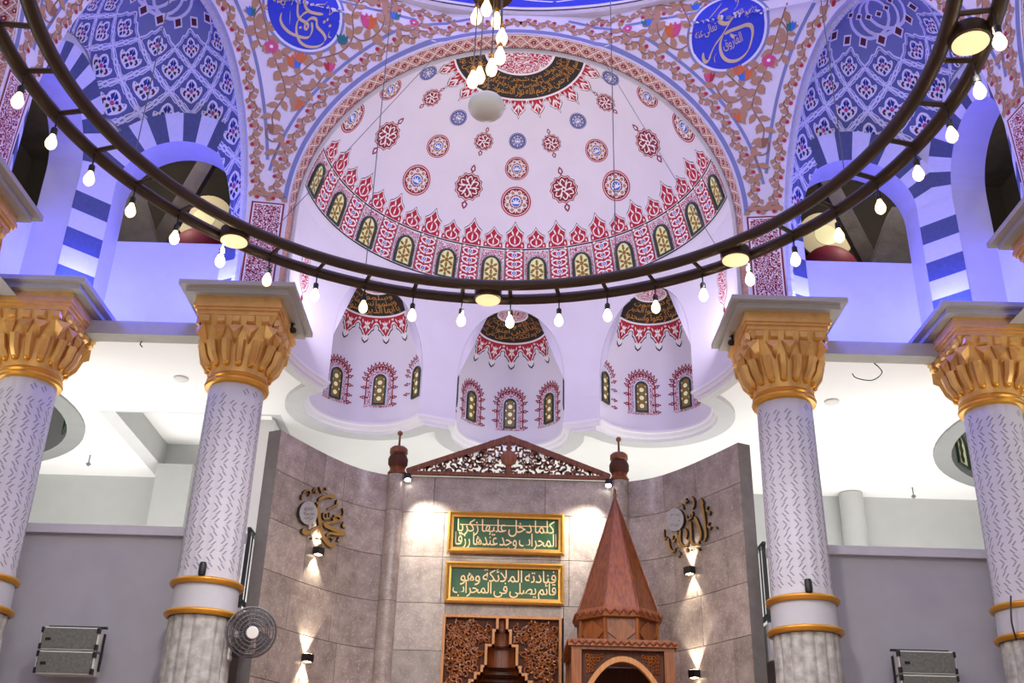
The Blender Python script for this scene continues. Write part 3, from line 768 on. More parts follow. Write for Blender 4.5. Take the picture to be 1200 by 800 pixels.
for q in range(9): rows.append([wall_pt(a, z0 + (ZS - z0) * q / 8) for a, z0 in zip(azs, lowz)])
mb.grid(rows, 'plaster', True)
APSE = struct(mb.build('wall_apse'), 'curved lavender apse wall pierced by three small domed niches', 'wall')
# cartouche on the wall beside the niches
def cart(p, x, y, s):
    o = [(0, .30), (.05, .24), (.10, .20), (.13, .10), (.10, 0), (.12, -.10), (.08, -.20), (.03, -.24), (0, -.28), (-.03, -.24), (-.08, -.20), (-.12, -.10), (-.10, 0), (-.13, .10), (-.10, .20), (-.05, .24)]
    p.poly([(x + a * s, y + b * s) for a, b in o], 'paint_crimson', 0); p.poly([(x + a * s * .92, y + b * s * .95) for a, b in o], 'paint_white', 1); p.poly([(x + a * s * .80, y + b * s * .85) for a, b in o], 'scroll_red', 2)
    p.poly([(x, y - .28 * s), (x + .03 * s, y - .33 * s), (x, y - .38 * s), (x - .03 * s, y - .33 * s)], 'paint_crimson', 0)
for sg in (-1, 1):
    p = Paint(); cart(p, 0, 0, 1.0)
    p.into(MB(), lambda a, b, h, sg=sg: Vector(((RA - h) * sin(radians(sg * 76) + a / RA), DB + (RA - h) * cos(radians(sg * 76) + a / RA), 7.68 + b)), .004).build('painted_cartouche', parent=APSE)

def exedra(az, label, texts):
    c = excen(az); u = Vector((sin(radians(az)), cos(radians(az))))          # outward
    def pt(phi, z_or_psi, dome, h=0.0):
        a = radians(az + phi); d = EXR - h
        if dome:
            ps = radians(z_or_psi); return Vector((c.x + d * cos(ps) * sin(a), c.y + d * cos(ps) * cos(a), EXZ + (EXB - h) * sin(ps)))
        return Vector((c.x + d * sin(a), c.y + d * cos(a), z_or_psi))
    def inside(P): return hypot(P.x, P.y - DB) < RA
    mb = MB(); rows = []; phis = [-180 + 5 * i for i in range(73)]
    phm = 0
    while not inside(pt(phm, 7, False)): phm += .05
    phc = [-phm + 2 * phm * i / 48 for i in range(49)]
    mb.grid([[pt(f, z, False) for f in phc] for z in (ZW, 6.9, EXZ)], 'plaster')
    psis = list(range(0, 90, 5)) + [89.9]
    phd = [-180 + 360 * i / 72 for i in range(73)]
    R2 = []
    for ps in psis:
        row = []
        for f in phd:
            q = ps
            while q < 89.9 and inside(pt(f, q, True)): q += .25
            row.append(pt(f, min(q, 89.9), True))
        R2.append(row)
    mb.grid(R2, 'plaster')
    ex = struct(mb.build('ceiling_exedra'), label, 'niche')
    vis = lambda f, q: not inside(pt(f, q, True)) and abs(f) < 150
    # crown: black calligraphy ring, white line, fine rose, crest
    dfn = lambda a, b, h: pt(a, b, True, h)
    p = Paint()
    def bnd(a0, a1, b0, b1, m, lay, n):
        for i in range(n):
            x0, x1 = a0 + (a1 - a0) * i / n, a0 + (a1 - a0) * (i + 1) / n; p.poly([(x0, b0), (x1, b0), (x1, b1), (x0, b1)], m, lay)
    for q in range(4): bnd(-140, 140, 51 + q * 5.6, 51 + (q + 1) * 5.6, 'paint_black', 0, 70)
    bnd(-140, 140, 49.0, 51.2, 'paint_white', 1, 70); bnd(-150, 150, 73, 75, 'paint_white', 1, 60); bnd(-179, 179, 75, 83, 'scroll_fine', 1, 60); bnd(-179, 179, 83, 89, 'scroll_red', 1, 60)
    for i, t in enumerate(texts):
        arc_text(p, t, -88, 88, 51.8 + i * 6.8, 60.0 + i * 6.4, 'paint_gold', 3 + i)
    for k in range(-4, 5):
        cc = k * 26.5; XS = 26.5 / 19.5
        f = lambda q, s, sh=0: [(cc + x * q * XS, 49.5 - y * s) for x, y in ((-9.75, -.2), (-9.75, 6.2), (-8.3, 6.8), (-7.6, 8.4), (-7.8, 10.2), (-5.4, 11.6), (-3.4, 14.2), (-1.9, 15.2), (-3.3, 17.4), (-2.4, 19.4), (0, 21.2), (2.4, 19.4), (3.3, 17.4), (1.9, 15.2), (3.4, 14.2), (5.4, 11.6), (7.8, 10.2), (7.6, 8.4), (8.3, 6.8), (9.75, 6.2), (9.75, -.2))]
        p.poly(f(1, 1), 'paint_ink', 0); p.poly([(cc + (x - cc) * (.90 if abs(x - cc) < 9.6 * XS else 1), 49.5 - (49.5 - y) * .94 + .15) for x, y in f(1, 1)], 'paint_white', 1)
        p.poly([(cc + x * XS, 49.2 - y) for x, y in ((-9.75, -.4), (-9.75, 3.6), (-8.2, 4.2), (-6.4, 6.2), (-6.0, 8.2), (-3.6, 10.4), (-2.0, 12.6), (0, 15.2), (2.0, 12.6), (3.6, 10.4), (6.0, 8.2), (6.4, 6.2), (8.2, 4.2), (9.75, 3.6), (9.75, -.4))], 'paint_red', 2)
        for sx in (-1, 1):
            p.leaf(cc, 42.5, radians(-90 + sx * 62), 5.6, 2.6, 'paint_white', 3); p.leaf(cc, 43, radians(90 + sx * 60), 5.4, 2.6, 'paint_white', 3); p.leaf(cc + sx * 8.5, 47.8, radians(-90 - sx * 35), 4.6, 1.9, 'paint_white', 3)
            p.poly([(cc + sx * 11.2, 48.4), (cc + sx * 13.0, 48.4), (cc + sx * 13.0, 46.6), (cc + sx * 11.6, 46.8)], 'paint_white', 3)
        p.leaf(cc, 42, radians(-90), 5.0, 2.2, 'paint_white', 3); p.leaf(cc, 42.6, radians(90), 4.4, 2.0, 'paint_white', 3)
    p.into(MB(), dfn, .003, .0012, vis).build('painted_crown', parent=ex)
    # windows with painted lace surrounds, standing on the springing
    for wphi in (-96, -48, 0, 48, 96):
        if abs(wphi) == 96 and az != 0 and wphi * az > 0: continue
        def wfn(a, b, h, wphi=wphi):
            f = wphi + math.degrees(a / EXR); z = 6.88 + b
            return pt(f, z, False, h) if z <= EXZ else pt(f, math.degrees(math.asin(min(1, (z - EXZ) / EXB))), True, h)
        okw = lambda a, b, wphi=wphi: not inside(pt(wphi + math.degrees(a / EXR), 7, False))
        p = Paint(); A = arch2d(.178, .535); B = arch2d(.160, .515); n = len(A)
        p.poly(B, 'scroll_fine', 0)
        p.stroke([(x, y) for x, y in A], .016, 'paint_crimson', 1)
        S = smoothline(A, 3)
        acc = 1
        for i in range(1, len(S)):
            acc += hypot(S[i][0] - S[i - 1][0], S[i][1] - S[i - 1][1])
            if acc > .046:
                acc = 0; x, y = S[i]; d = hypot(x, y - .25) or 1
                ox, oy = (x / abs(x), 0) if y < .34 and abs(x) > .1 else (x / d, (y - .25) / d)
                p.ring(x + ox * .026, y + oy * .026, .010, .026, 'paint_crimson', 0, 8); p.leaf(x + ox * .05, y + oy * .05, atan2(oy, ox), .026, .030, 'paint_crimson', 0); p.disc(x - ox * .022, y - oy * .022, .014, 'paint_crimson', 1, 6)
        for yy in (-.03,): p.poly([(-.2, -.035), (.2, -.035), (.2, -.005), (-.2, -.005)], 'scroll_fine', 0)
        p.poly(arch2d(.108, .455), 'paint_pale', 2)
        sur = p.into(MB(), wfn, .003, .0012, okw)
        if sur.f: sur.build('painted_lace', parent=ex)
        def trac_hex(t, w, h):
            t.poly(arch2d(w, h * .94), 'win_amber', 0)
            for cy in (h * .20, h * .46, h * .72):
                t.disc(0, cy, w * .62, 'win_dark', 1, 6); t.disc(0, cy, w * .52, 'win_pale', 2, 6)
                for sx in (-1, 1): t.disc(sx * w * .85, cy + h * .13, w * .26, 'win_pale', 2, 5); t.stroke([(sx * w * .3, cy + w * .5), (sx * w * .9, cy + w * 1.2)], w * .08, 'win_dark', 2)
        if okw(.09, 0) and okw(-.09, 0): window(wfn, .088, .435, 'stained_window', ex, trac_hex)
    return ex
exedra(0, 'middle domed niche of the apse, above the wooden pediment', ['ان الله وملائكته يصلون على النبي', 'يا ايها الذين امنوا صلوا', 'ان الله وملائكته'])
exedra(-43, 'small domed niche of the apse above the curved granite wall lettered Muhammad', ['يا ايها الذين امنوا صلوا عليه', 'وسلموا تسليما صلوا عليه', 'وسلموا تسليما'])
exedra(43, 'small domed niche of the apse above the curved granite wall lettered Allah', ['يا ايها الذين امنوا اركعوا واسجدوا', 'واعبدوا ربكم وافعلوا الخير', 'لعلكم تفلحون'])

# ------------------------------------------------------------------ gallery ceiling with the lobed opening
def lobe(d, a):
    """polar radius of the lobed outline, grown by d, about the centre of the arch"""
    best = RA + d * .55; ar = radians(a); D = Vector((sin(ar), cos(ar)))
    for az in EXAZ:
        c = Vector((EXC * sin(radians(az)), EXC * cos(radians(az)))); b = c.dot(D); q = b * b - c.length_squared + (EXR + d) ** 2
        if q > 0: best = max(best, b + sqrt(q))
    return best
def tang(d): return math.degrees(math.asin((EXR + d) / EXC))
def lobe_azs(d):
    t = tang(d)
    return sorted(set([-90 + 1.5 * i for i in range(121)] + [max(-90, min(90, c + e * (t + k))) for c in EXAZ for e in (-1, 1) for k in (-.01, .01, -.4, -1)]))
LZ = lobe_azs(0)
def lobe_row(d, z): return [Vector((lobe(d, a) * sin(radians(a)), DB + lobe(d, a) * cos(radians(a)), z)) for a in LZ]
mb = MB()
mb.grid([lobe_row(0, ZW + .01), lobe_row(-.035, ZW), lobe_row(-.035, ZW - .03), lobe_row(-.015, ZW - .045), lobe_row(0, ZW - .085), lobe_row(.03, ZW - .10), lobe_row(.03, CZ - .055)], 'cornice', False)
struct(mb.build('trim_2'), 'white stepped cornice following the lobed edge of the apse', 'cornice')
mb = MB(); mb.grid([lobe_row(.03, CZ - .055), lobe_row(.24, CZ - .055), lobe_row(.24, CZ)], 'soffit_grey', False)
struct(mb.build('trim_3'), 'flat grey band round the lobed apse opening in the ceiling', 'band')
outl = [(-12, 10.05), (-2.75, 10.05)] + [(p.x, p.y) for p in lobe_row(.22, 0)] + [(2.75, 10.05), (12, 10.05), (12, 15), (-12, 15)]
DOMES = [(s * 7.75, 12.3, 2.35) for s in (-1, 1)]
holes = [[(x + r * cos(2 * pi * i / 48), y + r * sin(2 * pi * i / 48)) for i in range(48)] for x, y, r in DOMES]
COF = [(-5.15, 12.4), (-2.86, 12.4), (-2.86, 14.9), (-5.15, 14.9)]
holes.append(COF)
loops = [[Vector((a, b, 0)) for a, b in l] for l in [outl] + holes]
V = [Vector((p.x, p.y, CZ)) for l in loops for p in l]
mb = MB().add(V, tessellate_polygon(loops), 'plaster_white')
for s in (-1, 1): mb.add([(s * 5.2, -1, CZ), (s * 12, -1, CZ), (s * 12, 10.05, CZ), (s * 5.2, 10.05, CZ)], ((0, 1, 2, 3),), 'plaster_white')
ceil = struct(mb.build('ceiling'), 'flat white gallery ceiling round the domed square', 'ceiling')
for x, y, r in DOMES:
    mb = MB(); n = 64
    prof = [(r, CZ), (r, CZ - .03), (r - .22, CZ - .03), (r - .22, CZ + .62)] + [((r - .22) * cos(t), CZ + .62 + .5 * sin(t)) for t in [pi / 2 * i / 10 for i in range(1, 11)]]
    mb.grid([[Vector((x + q * cos(2 * pi * i / n), y + q * sin(2 * pi * i / n), z)) for i in range(n)] for q, z in prof], 'dome_grey', False, True)
    d = struct(mb.build('ceiling_side_dome'), 'shallow grey dome sunk in the ceiling on the ' + ('sound cabinet side of the fan' if x < 0 else 'side of the round wall pilaster'), 'dome')
    for k in range(10):
        a = 2 * pi * k / 10 + .5; q = r - .225
        b = lambda u, v, h: Vector((x + (q - h) * cos(a + u / q), y + (q - h) * sin(a + u / q), CZ + .06 + v))
        window(b, .20, .50, 'dome_window', d, lambda t, w, h: [t.disc(0, cy, w * .5, 'win_dark', 1, 6) for cy in (h * .25, h * .5, h * .75)])
# coffer over the stair, with its raised ceiling
mb = MB(); x0, x1, y0, y1 = -5.15, -2.86, 12.4, 14.9
for (ax, ay), (bx, by) in (((x0, y0), (x0, y1)), ((x0, y1), (x1, y1)), ((x1, y1), (x1, y0)), ((x1, y0), (x0, y0))):
    cx, cy = (x0 + x1) / 2, (y0 + y1) / 2; f = lambda px_, py_, k: (cx + (px_ - cx) * k, cy + (py_ - cy) * k)
    a1, b1 = f(ax, ay, .86), f(bx, by, .86)
    mb.quad((ax, ay, CZ), (bx, by, CZ), (b1[0], b1[1], CZ + .05), (a1[0], a1[1], CZ + .05), 'soffit_grey')
    mb.quad((a1[0], a1[1], CZ + .05), (b1[0], b1[1], CZ + .05), (b1[0], b1[1], CZ + .42), (a1[0], a1[1], CZ + .42), 'plaster_grey')
mb.quad((x0, y0, CZ + .42), (x1, y0, CZ + .42), (x1, y1, CZ + .42), (x0, y1, CZ + .42), 'plaster_white')
struct(mb.build('ceiling_coffer'), 'rectangular grey-edged coffer sunk in the white ceiling', 'coffer')
# ------------------------------------------------------------------ corner niches (squinches)
def niche(xf, labs, side):
    # local frames: back wall and side wall share one builder in (t, z, depth)
    back = lambda t, z, d=0.0: Vector((-4.57 + t, 10.2 + d, z))
    sidew = lambda t, z, d=0.0: Vector((-4.86 - d, 9.91 - t, z))
    AC, AR, AO, ASZ = .67, .67, .97, 8.38
    ZL, ZP, ZT, DP = 6.6, 7.9, 10.1, .38
    walls = []
    for wi, fr in enumerate((back, sidew)):
        mb = MB(); T1 = 1.72
        arc = [(AC + AR * cos(pi * i / 24), ASZ + AR * sin(pi * i / 24)) for i in range(25)]
        mb.quad(fr(1.34, ZL), fr(T1, ZL), fr(T1, ZT), fr(1.34, ZT), 'niche_white')
        for i in range(24):
            (a, za), (b, zb) = arc[i], arc[i + 1]; mb.quad(fr(a, za), fr(a, ZT), fr(b, ZT), fr(b, zb), 'niche_white')
        outline = [(1.34, ZL)] + arc + [(0, ZL)]
        mb.grid([[fr(a, z, 0) for a, z in outline], [fr(a, z, DP) for a, z in outline]], 'niche_white', False)
        # low wall under the opening, back wall round it
        mb.quad(fr(0, ZL, DP), fr(1.34, ZL, DP), fr(1.34, ZP, DP), fr(0, ZP, DP), 'niche_white')
        mb.quad(fr(0, ZP, DP), fr(1.34, ZP, DP), fr(1.34, ZP, DP + .2), fr(0, ZP, DP + .2), 'niche_white')
        wl = mb.build('wall_niche', xf=xf); struct(wl, labs[wi], 'wall'); walls.append(wl)
        # striped voussoirs, one block each
        nv = 14; SPL = .145
        for k in range(nv):
            a0, a1 = pi * k / nv, pi * (k + 1) / nv; I = []; O = []; W_ = []
            for j in range(5):
                t = a0 + (a1 - a0) * j / 4
                it, iz = AC + AR * cos(t), ASZ + AR * sin(t); ot, oz = AC + AO * cos(t), ASZ + AO * sin(t)
                d_ = -SPL
                if ot < -SPL: ot = -SPL
                I.append(fr(it, iz, -.002)); O.append(fr(ot, oz, d_)); W_.append(fr(max(ot, 0), oz, .0))
            n = 5; vb = MB(); m_ = 'stripe_dark' if k % 2 == 0 else 'stripe_light'
            vb.grid([I, O, W_, I], m_, False); vb.add([I[0], O[0], W_[0], I[4], O[4], W_[4]], ((0, 1, 2), (5, 4, 3)), m_); vb.build('voussoir', parent=wl, xf=xf)
        z = ASZ; k = 1
        while z > ZL + .05:
            z0 = max(ZL, z - .235); m_ = 'stripe_dark' if k % 2 == 0 else 'stripe_light'
            P = [fr(1.34, z0, -.002), fr(1.64, z0, -SPL), fr(1.64, z0, 0), fr(1.34, z, -.002), fr(1.64, z, -SPL), fr(1.64, z, 0)]
            MB().add(P, ((0, 1, 4, 3), (1, 2, 5, 4), (0, 2, 1), (3, 4, 5)), m_).build('voussoir', parent=wl, xf=xf); z = z0; k += 1
    # chamfered corner pier with stripes
    cA, cB = Vector((-4.57, 10.2)), Vector((-4.86, 9.91)); nrm = Vector((1, -1)).normalized(); L = (cB - cA).length
    ch = lambda q, z, h=0.0: Vector((cA.x + (cB.x - cA.x) * q / L + nrm.x * h, cA.y + (cB.y - cA.y) * q / L + nrm.y * h, z))
    mb = MB().quad(ch(0, ZL), ch(L, ZL), ch(L, 9.6), ch(0, 9.6), 'niche_white')
    pier = mb.build('wall_pier', xf=xf); struct(pier, labs[2], 'pier')
    z = ASZ; k = 1
    while z > ZL + .02:
        z0 = max(ZL, z - .235); MB().prism([(0, z0), (L, z0), (L, z), (0, z)], 'stripe_dark' if k % 2 == 0 else 'stripe_light', ch, 0, .008).build('stripe_block', parent=pier, xf=xf); z = z0; k += 1
    # ledge floor
    MB().add([(-2.7, 10.06, ZL), (-2.7, 10.6, ZL), (-5.3, 10.6, ZL), (-5.3, 8.0, ZL), (-5.0, 8.0, ZL), (-5.0, 10.06, ZL)], ((0, 1, 2, 5), (2, 3, 4, 5)), 'plaster_grey').build('ledge', parent=pier, xf=xf)
    # vault
    def RV_(f): return 1.30 + .16 * max(0, cos(radians(2 * f))) ** 1.3
    def dirv(f): a = radians(f); return Vector((-cos(a) * Q2 + sin(a) * Q2, cos(a) * Q2 + sin(a) * Q2))
    def psi0(f):
        d = dirv(f); dw = 9
        if d.y > 1e-3: dw = min(dw, (10.2 - .015 - M2.y) / d.y)
        if d.x < -1e-3: dw = min(dw, (4.86 - .015 + M2.x) / -d.x)
        dw = min(dw, 1.18 / max(cos(radians(f)), 1e-3))
        r_ = RV_(f); return 0 if dw >= r_ else math.degrees(math.acos(dw / r_))
    def vp(f, ps, h=0.0):
        f = max(-90, min(90, f)); ps = max(ps, psi0(f)) if h else ps; d = dirv(f); r = (RV_(f) - h) * cos(radians(ps)); return Vector((M2.x + d.x * r, M2.y + d.y * r, 7.2 + (3.4 - h) * sin(radians(ps))))
    fs = [-90 + 3 * i for i in range(61)]
    mb = MB().grid([[vp(f, psi0(f) + (90 - psi0(f)) * k / 24) for f in fs] for k in range(25)], 'vault_ground')
    va = mb.build('ceiling_niche_vault', xf=xf); struct(va, labs[3], 'vault')
    ok = None; inv = lambda f, ps: abs(f) <= 90 and ps > psi0(f)
    nC = 5.5; wf = 90 / nC
    rowsP = [14.5 + 6.4 * i for i in range(8)]
    lz = smoothline([(0, -1), (.34, -.62), (.52, -.60), (.70, -.30), (1, 0), (.70, .30), (.52, .60), (.34, .62), (0, 1), (-.34, .62), (-.52, .60), (-.70, .30), (-1, 0), (-.70, -.30), (-.52, -.60), (-.34, -.62)], 3, True)
    for r, p0 in enumerate(rowsP):
        for c in range(-4, 5):
            f0 = c * 2 * wf + (wf if r % 2 else 0)
            if abs(f0) > 89 + wf * .6: continue
            hh = 6.4; q = Paint()
            if not any(inv(f0 + x * wf * .8, p0 + y * hh * .8) for x, y in ((0, 1), (1, 0), (-1, 0), (0, 0))): continue
            N_ = lambda P, s=1.0: [(f0 + x * wf * s, p0 + y * hh * s) for x, y in P]
            q.poly(N_(lz, .95), 'vault_ground2', 0)
            E = []
            def strk(P, wd, m, lay):
                # stroke in normalised cell space
                t = Paint(); t.stroke(P, wd, m, lay, closed=True); pts, F, m_, l_ = t.it[0]; q.raw([(f0 + x * wf, p0 + y * hh) for x, y in pts], F, m_, l_)
            strk(lz, .10, 'paint_pale', 1); strk([(x * .84, y * .84) for x, y in lz], .045, 'paint_pale', 1)
            blob = smoothline([(0, -.52), (.22, -.40), (.34, -.30), (.52, -.05), (.50, .16), (.30, .12), (.22, .36), (0, .52), (-.22, .36), (-.30, .12), (-.50, .16), (-.52, -.05), (-.34, -.30), (-.22, -.40)], 3, True)
            q.poly(N_(blob), 'paint_white', 2)
            for sx in (-1, 1):
                q.poly(N_([(sx * x, y) for x, y in ((.30, .05), (.40, -.06), (.36, -.20), (.27, -.22), (.30, -.10), (.22, -.02))]), 'paint_maroon', 3)
                q.poly(N_([(sx * x, y) for x, y in ((.05, .06), (.16, .26), (.08, .36), (.02, .44), (.0, .2))]), 'paint_navy', 3)
                q.poly(N_([(sx * x, y) for x, y in ((.10, -.02), (.24, .02), (.20, .14), (.10, .12))]), 'paint_navy', 3)
                q.poly(N_([(sx * x, y) for x, y in ((.06, -.12), (.20, -.14), (.17, -.30), (.07, -.24))]), 'paint_green', 3)
                q.poly(N_([(sx * x, y) for x, y in ((.42, .04), (.47, .12), (.40, .10))]), 'paint_green', 3)
            q.poly(N_([(0, -.48), (.09, -.34), (0, -.22), (-.09, -.34)]), 'paint_navy', 3); q.disc(f0, p0 - .02 * hh, wf * .09, 'paint_pink', 4, 8, hh * .10)
            m_ = q.into(MB(), vp, .004, .0012, ok)
            if m_.f: m_.build('painted_lozenge', parent=va, xf=xf)
    # star at the crown
    q = Paint(); 
    cr = lambda x, y: (math.degrees(atan2(x, -y)) , 90 - hypot(x, y))
    def pv(x, y, h):
        f, ps = cr(x, y); return vp(f, ps, h)
    okc = lambda x, y: y <= 0.01
    q.disc(0, -.1, 27, 'vault_ground2', 0, 32)
    for k in range(9):
        a = -pi * k / 8
        cx, cy = 12 * cos(a), 12 * sin(a)
        q.ring(cx, cy, 8.2, 9.6, 'paint_pale', 1, 22)
        a2 = a + pi / 16; q.poly([(22 * cos(a2) + 2.9 * cos(b), 22 * sin(a2) + 2.9 * sin(b)) for b in (0, pi / 2, pi, 3 * pi / 2)], 'paint_white', 2); q.poly([(22 * cos(a2) + 1.9 * cos(b), 22 * sin(a2) + 1.9 * sin(b)) for b in (0, pi / 2, pi, 3 * pi / 2)], 'paint_maroon', 3)
        q.poly([(cx + 2 * cos(b), cy + 2 * sin(b)) for b in (0, pi / 2, pi, 3 * pi / 2)], 'paint_white', 2); q.poly([(cx + 1.2 * cos(b), cy + 1.2 * sin(b)) for b in (0, pi / 2, pi, 3 * pi / 2)], 'paint_maroon', 3)
    q.into(MB(), pv, .008, .0012, okc).build('painted_star', parent=va, xf=xf)
    # rope moulding on the inner edge
    mb = MB(); path = []; rr = []
    zz = [6.6 + .02 * i for i in range(30)]
    pts = [(1.33 - .04, z) for z in zz] + [((1.33 - .04) * cos(radians(a)), 7.2 + 3.36 * sin(radians(a))) for a in [90 * i / 110 for i in range(1, 111)]]
    full = pts + [(-h, z) for h, z in pts[::-1][1:]]
    for i, (h, z) in enumerate(full):
        path.append(Vector((M2.x + Q2 * h + .02, M2.y + Q2 * h - .02, z))); rr.append(.040 + .009 * (i % 2))
    mb.tube(path, rr, 'niche_white', 6, smooth=False); struct(mb.build('trim_4', xf=xf), labs[4], 'moulding')
    # attic space seen through the openings
    mb = MB()
    def room(c, d, m, fl=True):
        x0, x1, y0, y1, z0, z1 = c[0] - d[0] / 2, c[0] + d[0] / 2, c[1] - d[1] / 2, c[1] + d[1] / 2, c[2] - d[2] / 2, c[2] + d[2] / 2
        return x0, x1, y0, y1, z0, z1
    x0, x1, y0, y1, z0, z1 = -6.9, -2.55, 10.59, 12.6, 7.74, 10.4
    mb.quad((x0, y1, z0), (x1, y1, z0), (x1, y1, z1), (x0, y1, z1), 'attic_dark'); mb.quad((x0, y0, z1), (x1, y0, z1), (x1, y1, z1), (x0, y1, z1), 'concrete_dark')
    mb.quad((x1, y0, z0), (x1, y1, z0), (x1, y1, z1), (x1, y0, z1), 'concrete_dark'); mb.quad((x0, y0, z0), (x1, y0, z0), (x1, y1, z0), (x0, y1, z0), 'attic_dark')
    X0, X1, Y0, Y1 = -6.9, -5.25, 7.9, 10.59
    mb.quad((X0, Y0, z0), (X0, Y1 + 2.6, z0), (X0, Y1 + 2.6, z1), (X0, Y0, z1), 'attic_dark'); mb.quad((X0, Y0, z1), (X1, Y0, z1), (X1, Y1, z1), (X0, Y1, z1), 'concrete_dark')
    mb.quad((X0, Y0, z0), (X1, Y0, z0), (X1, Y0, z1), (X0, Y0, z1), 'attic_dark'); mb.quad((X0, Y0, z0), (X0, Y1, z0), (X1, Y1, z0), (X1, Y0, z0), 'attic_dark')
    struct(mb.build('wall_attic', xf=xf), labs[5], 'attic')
    # raw concrete members in the attic
    b = MB(); D0, D1 = Vector((-4.25, 11.6, 10.1)), Vector((-5.1, 12.3, 8.4))
    b.tube([Vector((-3.75, 11.4, 10.3)), Vector((-4.9, 12.2, 8.3))], .14, 'concrete', 4, smooth=False)
    top(b.build('concrete_brace', xf=xf), labs[6], 'brace')
    b = MB(); b.prism([(-5.2, 7.76), (-4.15, 7.76), (-4.75, 9.15), (-5.2, 9.15)], 'concrete', lambda a, z, h: Vector((a, 11.3 + h, z)), 0, .25)
    top(b.build('concrete_buttress', xf=xf), labs[7], 'buttress')
    b = MB(); b.lathe([(.37, 0), (.37, .05), (.32, .06)], 'cream', 32, (-4.26, 12.5, 9.42), (0, -1, 0)); d = b.build('round_vent', xf=xf); top(d, labs[8], 'vent')
    b = MB(); b.lathe([(0.001, .062), (.16, .062), (.16, .068), (0.001, .068)], 'win_pale', 24, (-4.26, 12.5, 9.42), (0, -1, 0)); b.build('pane', parent=d, xf=xf)
    b = MB(); b.sphere((-4.02, 11.8, 8.46), .36, 'red_ball', 24, 14, (1, 1, .95)); b.lathe([(.06, 0), (.06, .05), (.03, .06)], 'red_ball', 12, (-4.02, 11.8, 8.78)); top(b.build('red_globe', xf=xf), labs[9], 'globe')
    b = MB(); b.box((-6.0, 9.0, 9.05), (.26, .26, 2.6), 'concrete'); b.box((-6.0, 9.0, 10.2), (.4, .4, .25), 'concrete'); top(b.build('concrete_post', xf=xf), labs[10], 'post')
    # side arch beyond the outer column: soffit and a plain half dome so that the square closes
for xf, t in ((ident, 'beside the half dome, on the side of the wall fan'), (mirx, 'beside the half dome, away from the wall fan')):
    tt = 'fan side' if xf is ident else 'side away from the fan'
    niche(xf, ['blue lit back wall of the corner niche with a striped arch, ' + tt, 'blue lit side wall of the corner niche with a striped arch, ' + tt, 'striped chamfered pier between two niche arches, ' + tt, 'blue patterned corner vault of lozenges and palmettes, ' + tt, 'pale rope moulding round the corner vault, ' + tt, 'dark raw attic behind the niche openings, ' + tt,
              'slanting concrete brace in the dark attic, ' + tt, 'rough grey concrete buttress inside the arched opening, ' + tt, 'round cream vent in the attic wall, ' + tt, 'dark red globe seen through the arched opening, ' + tt, 'concrete post in the dark side opening, ' + tt], -1)

# ---- side arches and half domes (outside the frame, they close the square)
for xf, lab in ((lambda p: Vector((-(p[1] - YC), p[0] + YC, p[2])), 'plain half dome over the side aisle by the fan'), (lambda p: Vector((p[1] - YC, YC - p[0], p[2])), 'plain half dome over the side aisle away from the fan')):
    mb = MB().grid([[sph(-90 + 180 * i / 32, 90 * j / 12) for i in range(33)] for j in range(13)], 'plaster')
    mb.grid([[Vector((RA * sin(radians(-90 + 180 * i / 32)), DB + RA * cos(radians(-90 + 180 * i / 32)), z)) for i in range(33)] for z in (6.6, ZA)], 'plaster')
    struct(mb.build('ceiling_side_half_dome', xf=xf), lab, 'half dome')
# ------------------------------------------------------------------ floor, gallery, walls
struct(MB().quad((-14, -6, 0), (14, -6, 0), (14, 16, 0), (-14, 16, 0), 'floor_carpet').build('floor'), 'carpeted floor of the prayer hall', 'floor')
mb = MB(); mb.quad((-12, 15, 0), (12, 15, 0), (12, 15, 7.2), (-12, 15, 7.2), 'plaster_grey')
mb.box((0, 15.1, 3.6), (24, .18, 7.2), 'plaster_grey')
struct(mb.build('wall_back'), 'pale plastered back wall of the gallery', 'wall')
for s, n in ((-1, 'left'), (1, 'right')):
    struct(MB().box((s * 12.1, 7, 3.6), (.2, 16, 7.2), 'plaster_grey').build('wall_' + n), 'plain outer wall of the gallery ' + ('beyond the fan' if s < 0 else 'beyond the round pilaster'), 'wall')
    tag_ = 'on the fan side' if s < 0 else 'on the side without the fan'
    # parapet wall and its cap
    mb = MB(); mb.box((s * 7.3, 10.53, 3.5), (9.3, .16, 1.86), 'parapet_grey'); pw = struct(mb.build('wall_parapet'), 'tall grey gallery parapet ' + tag_, 'parapet')
    MB().box((s * 7.3, 10.51, 4.47), (9.34, .24, .09), 'parapet_cap').build('cap', parent=pw)
    # gallery floor slab with its short return beside the granite wall
    mb = MB(); mb.box((s * 7.3, 12.8, 3.6), (9.4, 4.4, .36), 'plaster_grey')
    sl = struct(mb.build('floor_gallery'), 'gallery slab ' + tag_ + ', edge showing beside the granite wall', 'slab')
    # railing
    r = empty('gallery_railing', (s * 2.62, 10.62, 3.78)); top(r, 'dark steel railing at the end of the gallery ' + tag_, 'railing')
    for z, nm in ((4.58, 'top_rail'), (3.86, 'bottom_rail')):
        MB().box((s * 2.62, 11.3, z), (.035, 1.36, .035), 'rail_metal').build(nm, parent=r)
    for k in range(9):
        y = 10.66 + k * .16; MB().box((s * 2.62, y, 4.21 if k % 8 else 4.19), (.014 if k % 8 else .035, .014 if k % 8 else .035, .72 if k % 8 else .80), 'rail_metal').build('baluster', parent=r)
    # cable beam between the columns, under the niche ledge
    mb = MB(); mb.box((s * 3.9, 10.14, 6.535), (2.2, .20, .15), 'abacus_grey'); struct(mb.build('trim_5'), 'grey edge beam between two columns under the niche ' + tag_, 'beam')
    mb = MB(); mb.box((s * 5.08, 3.4, 6.535), (.20, 8.5, .15), 'abacus_grey'); struct(mb.build('trim_6'), 'grey edge beam of the side aisle ' + tag_, 'beam')
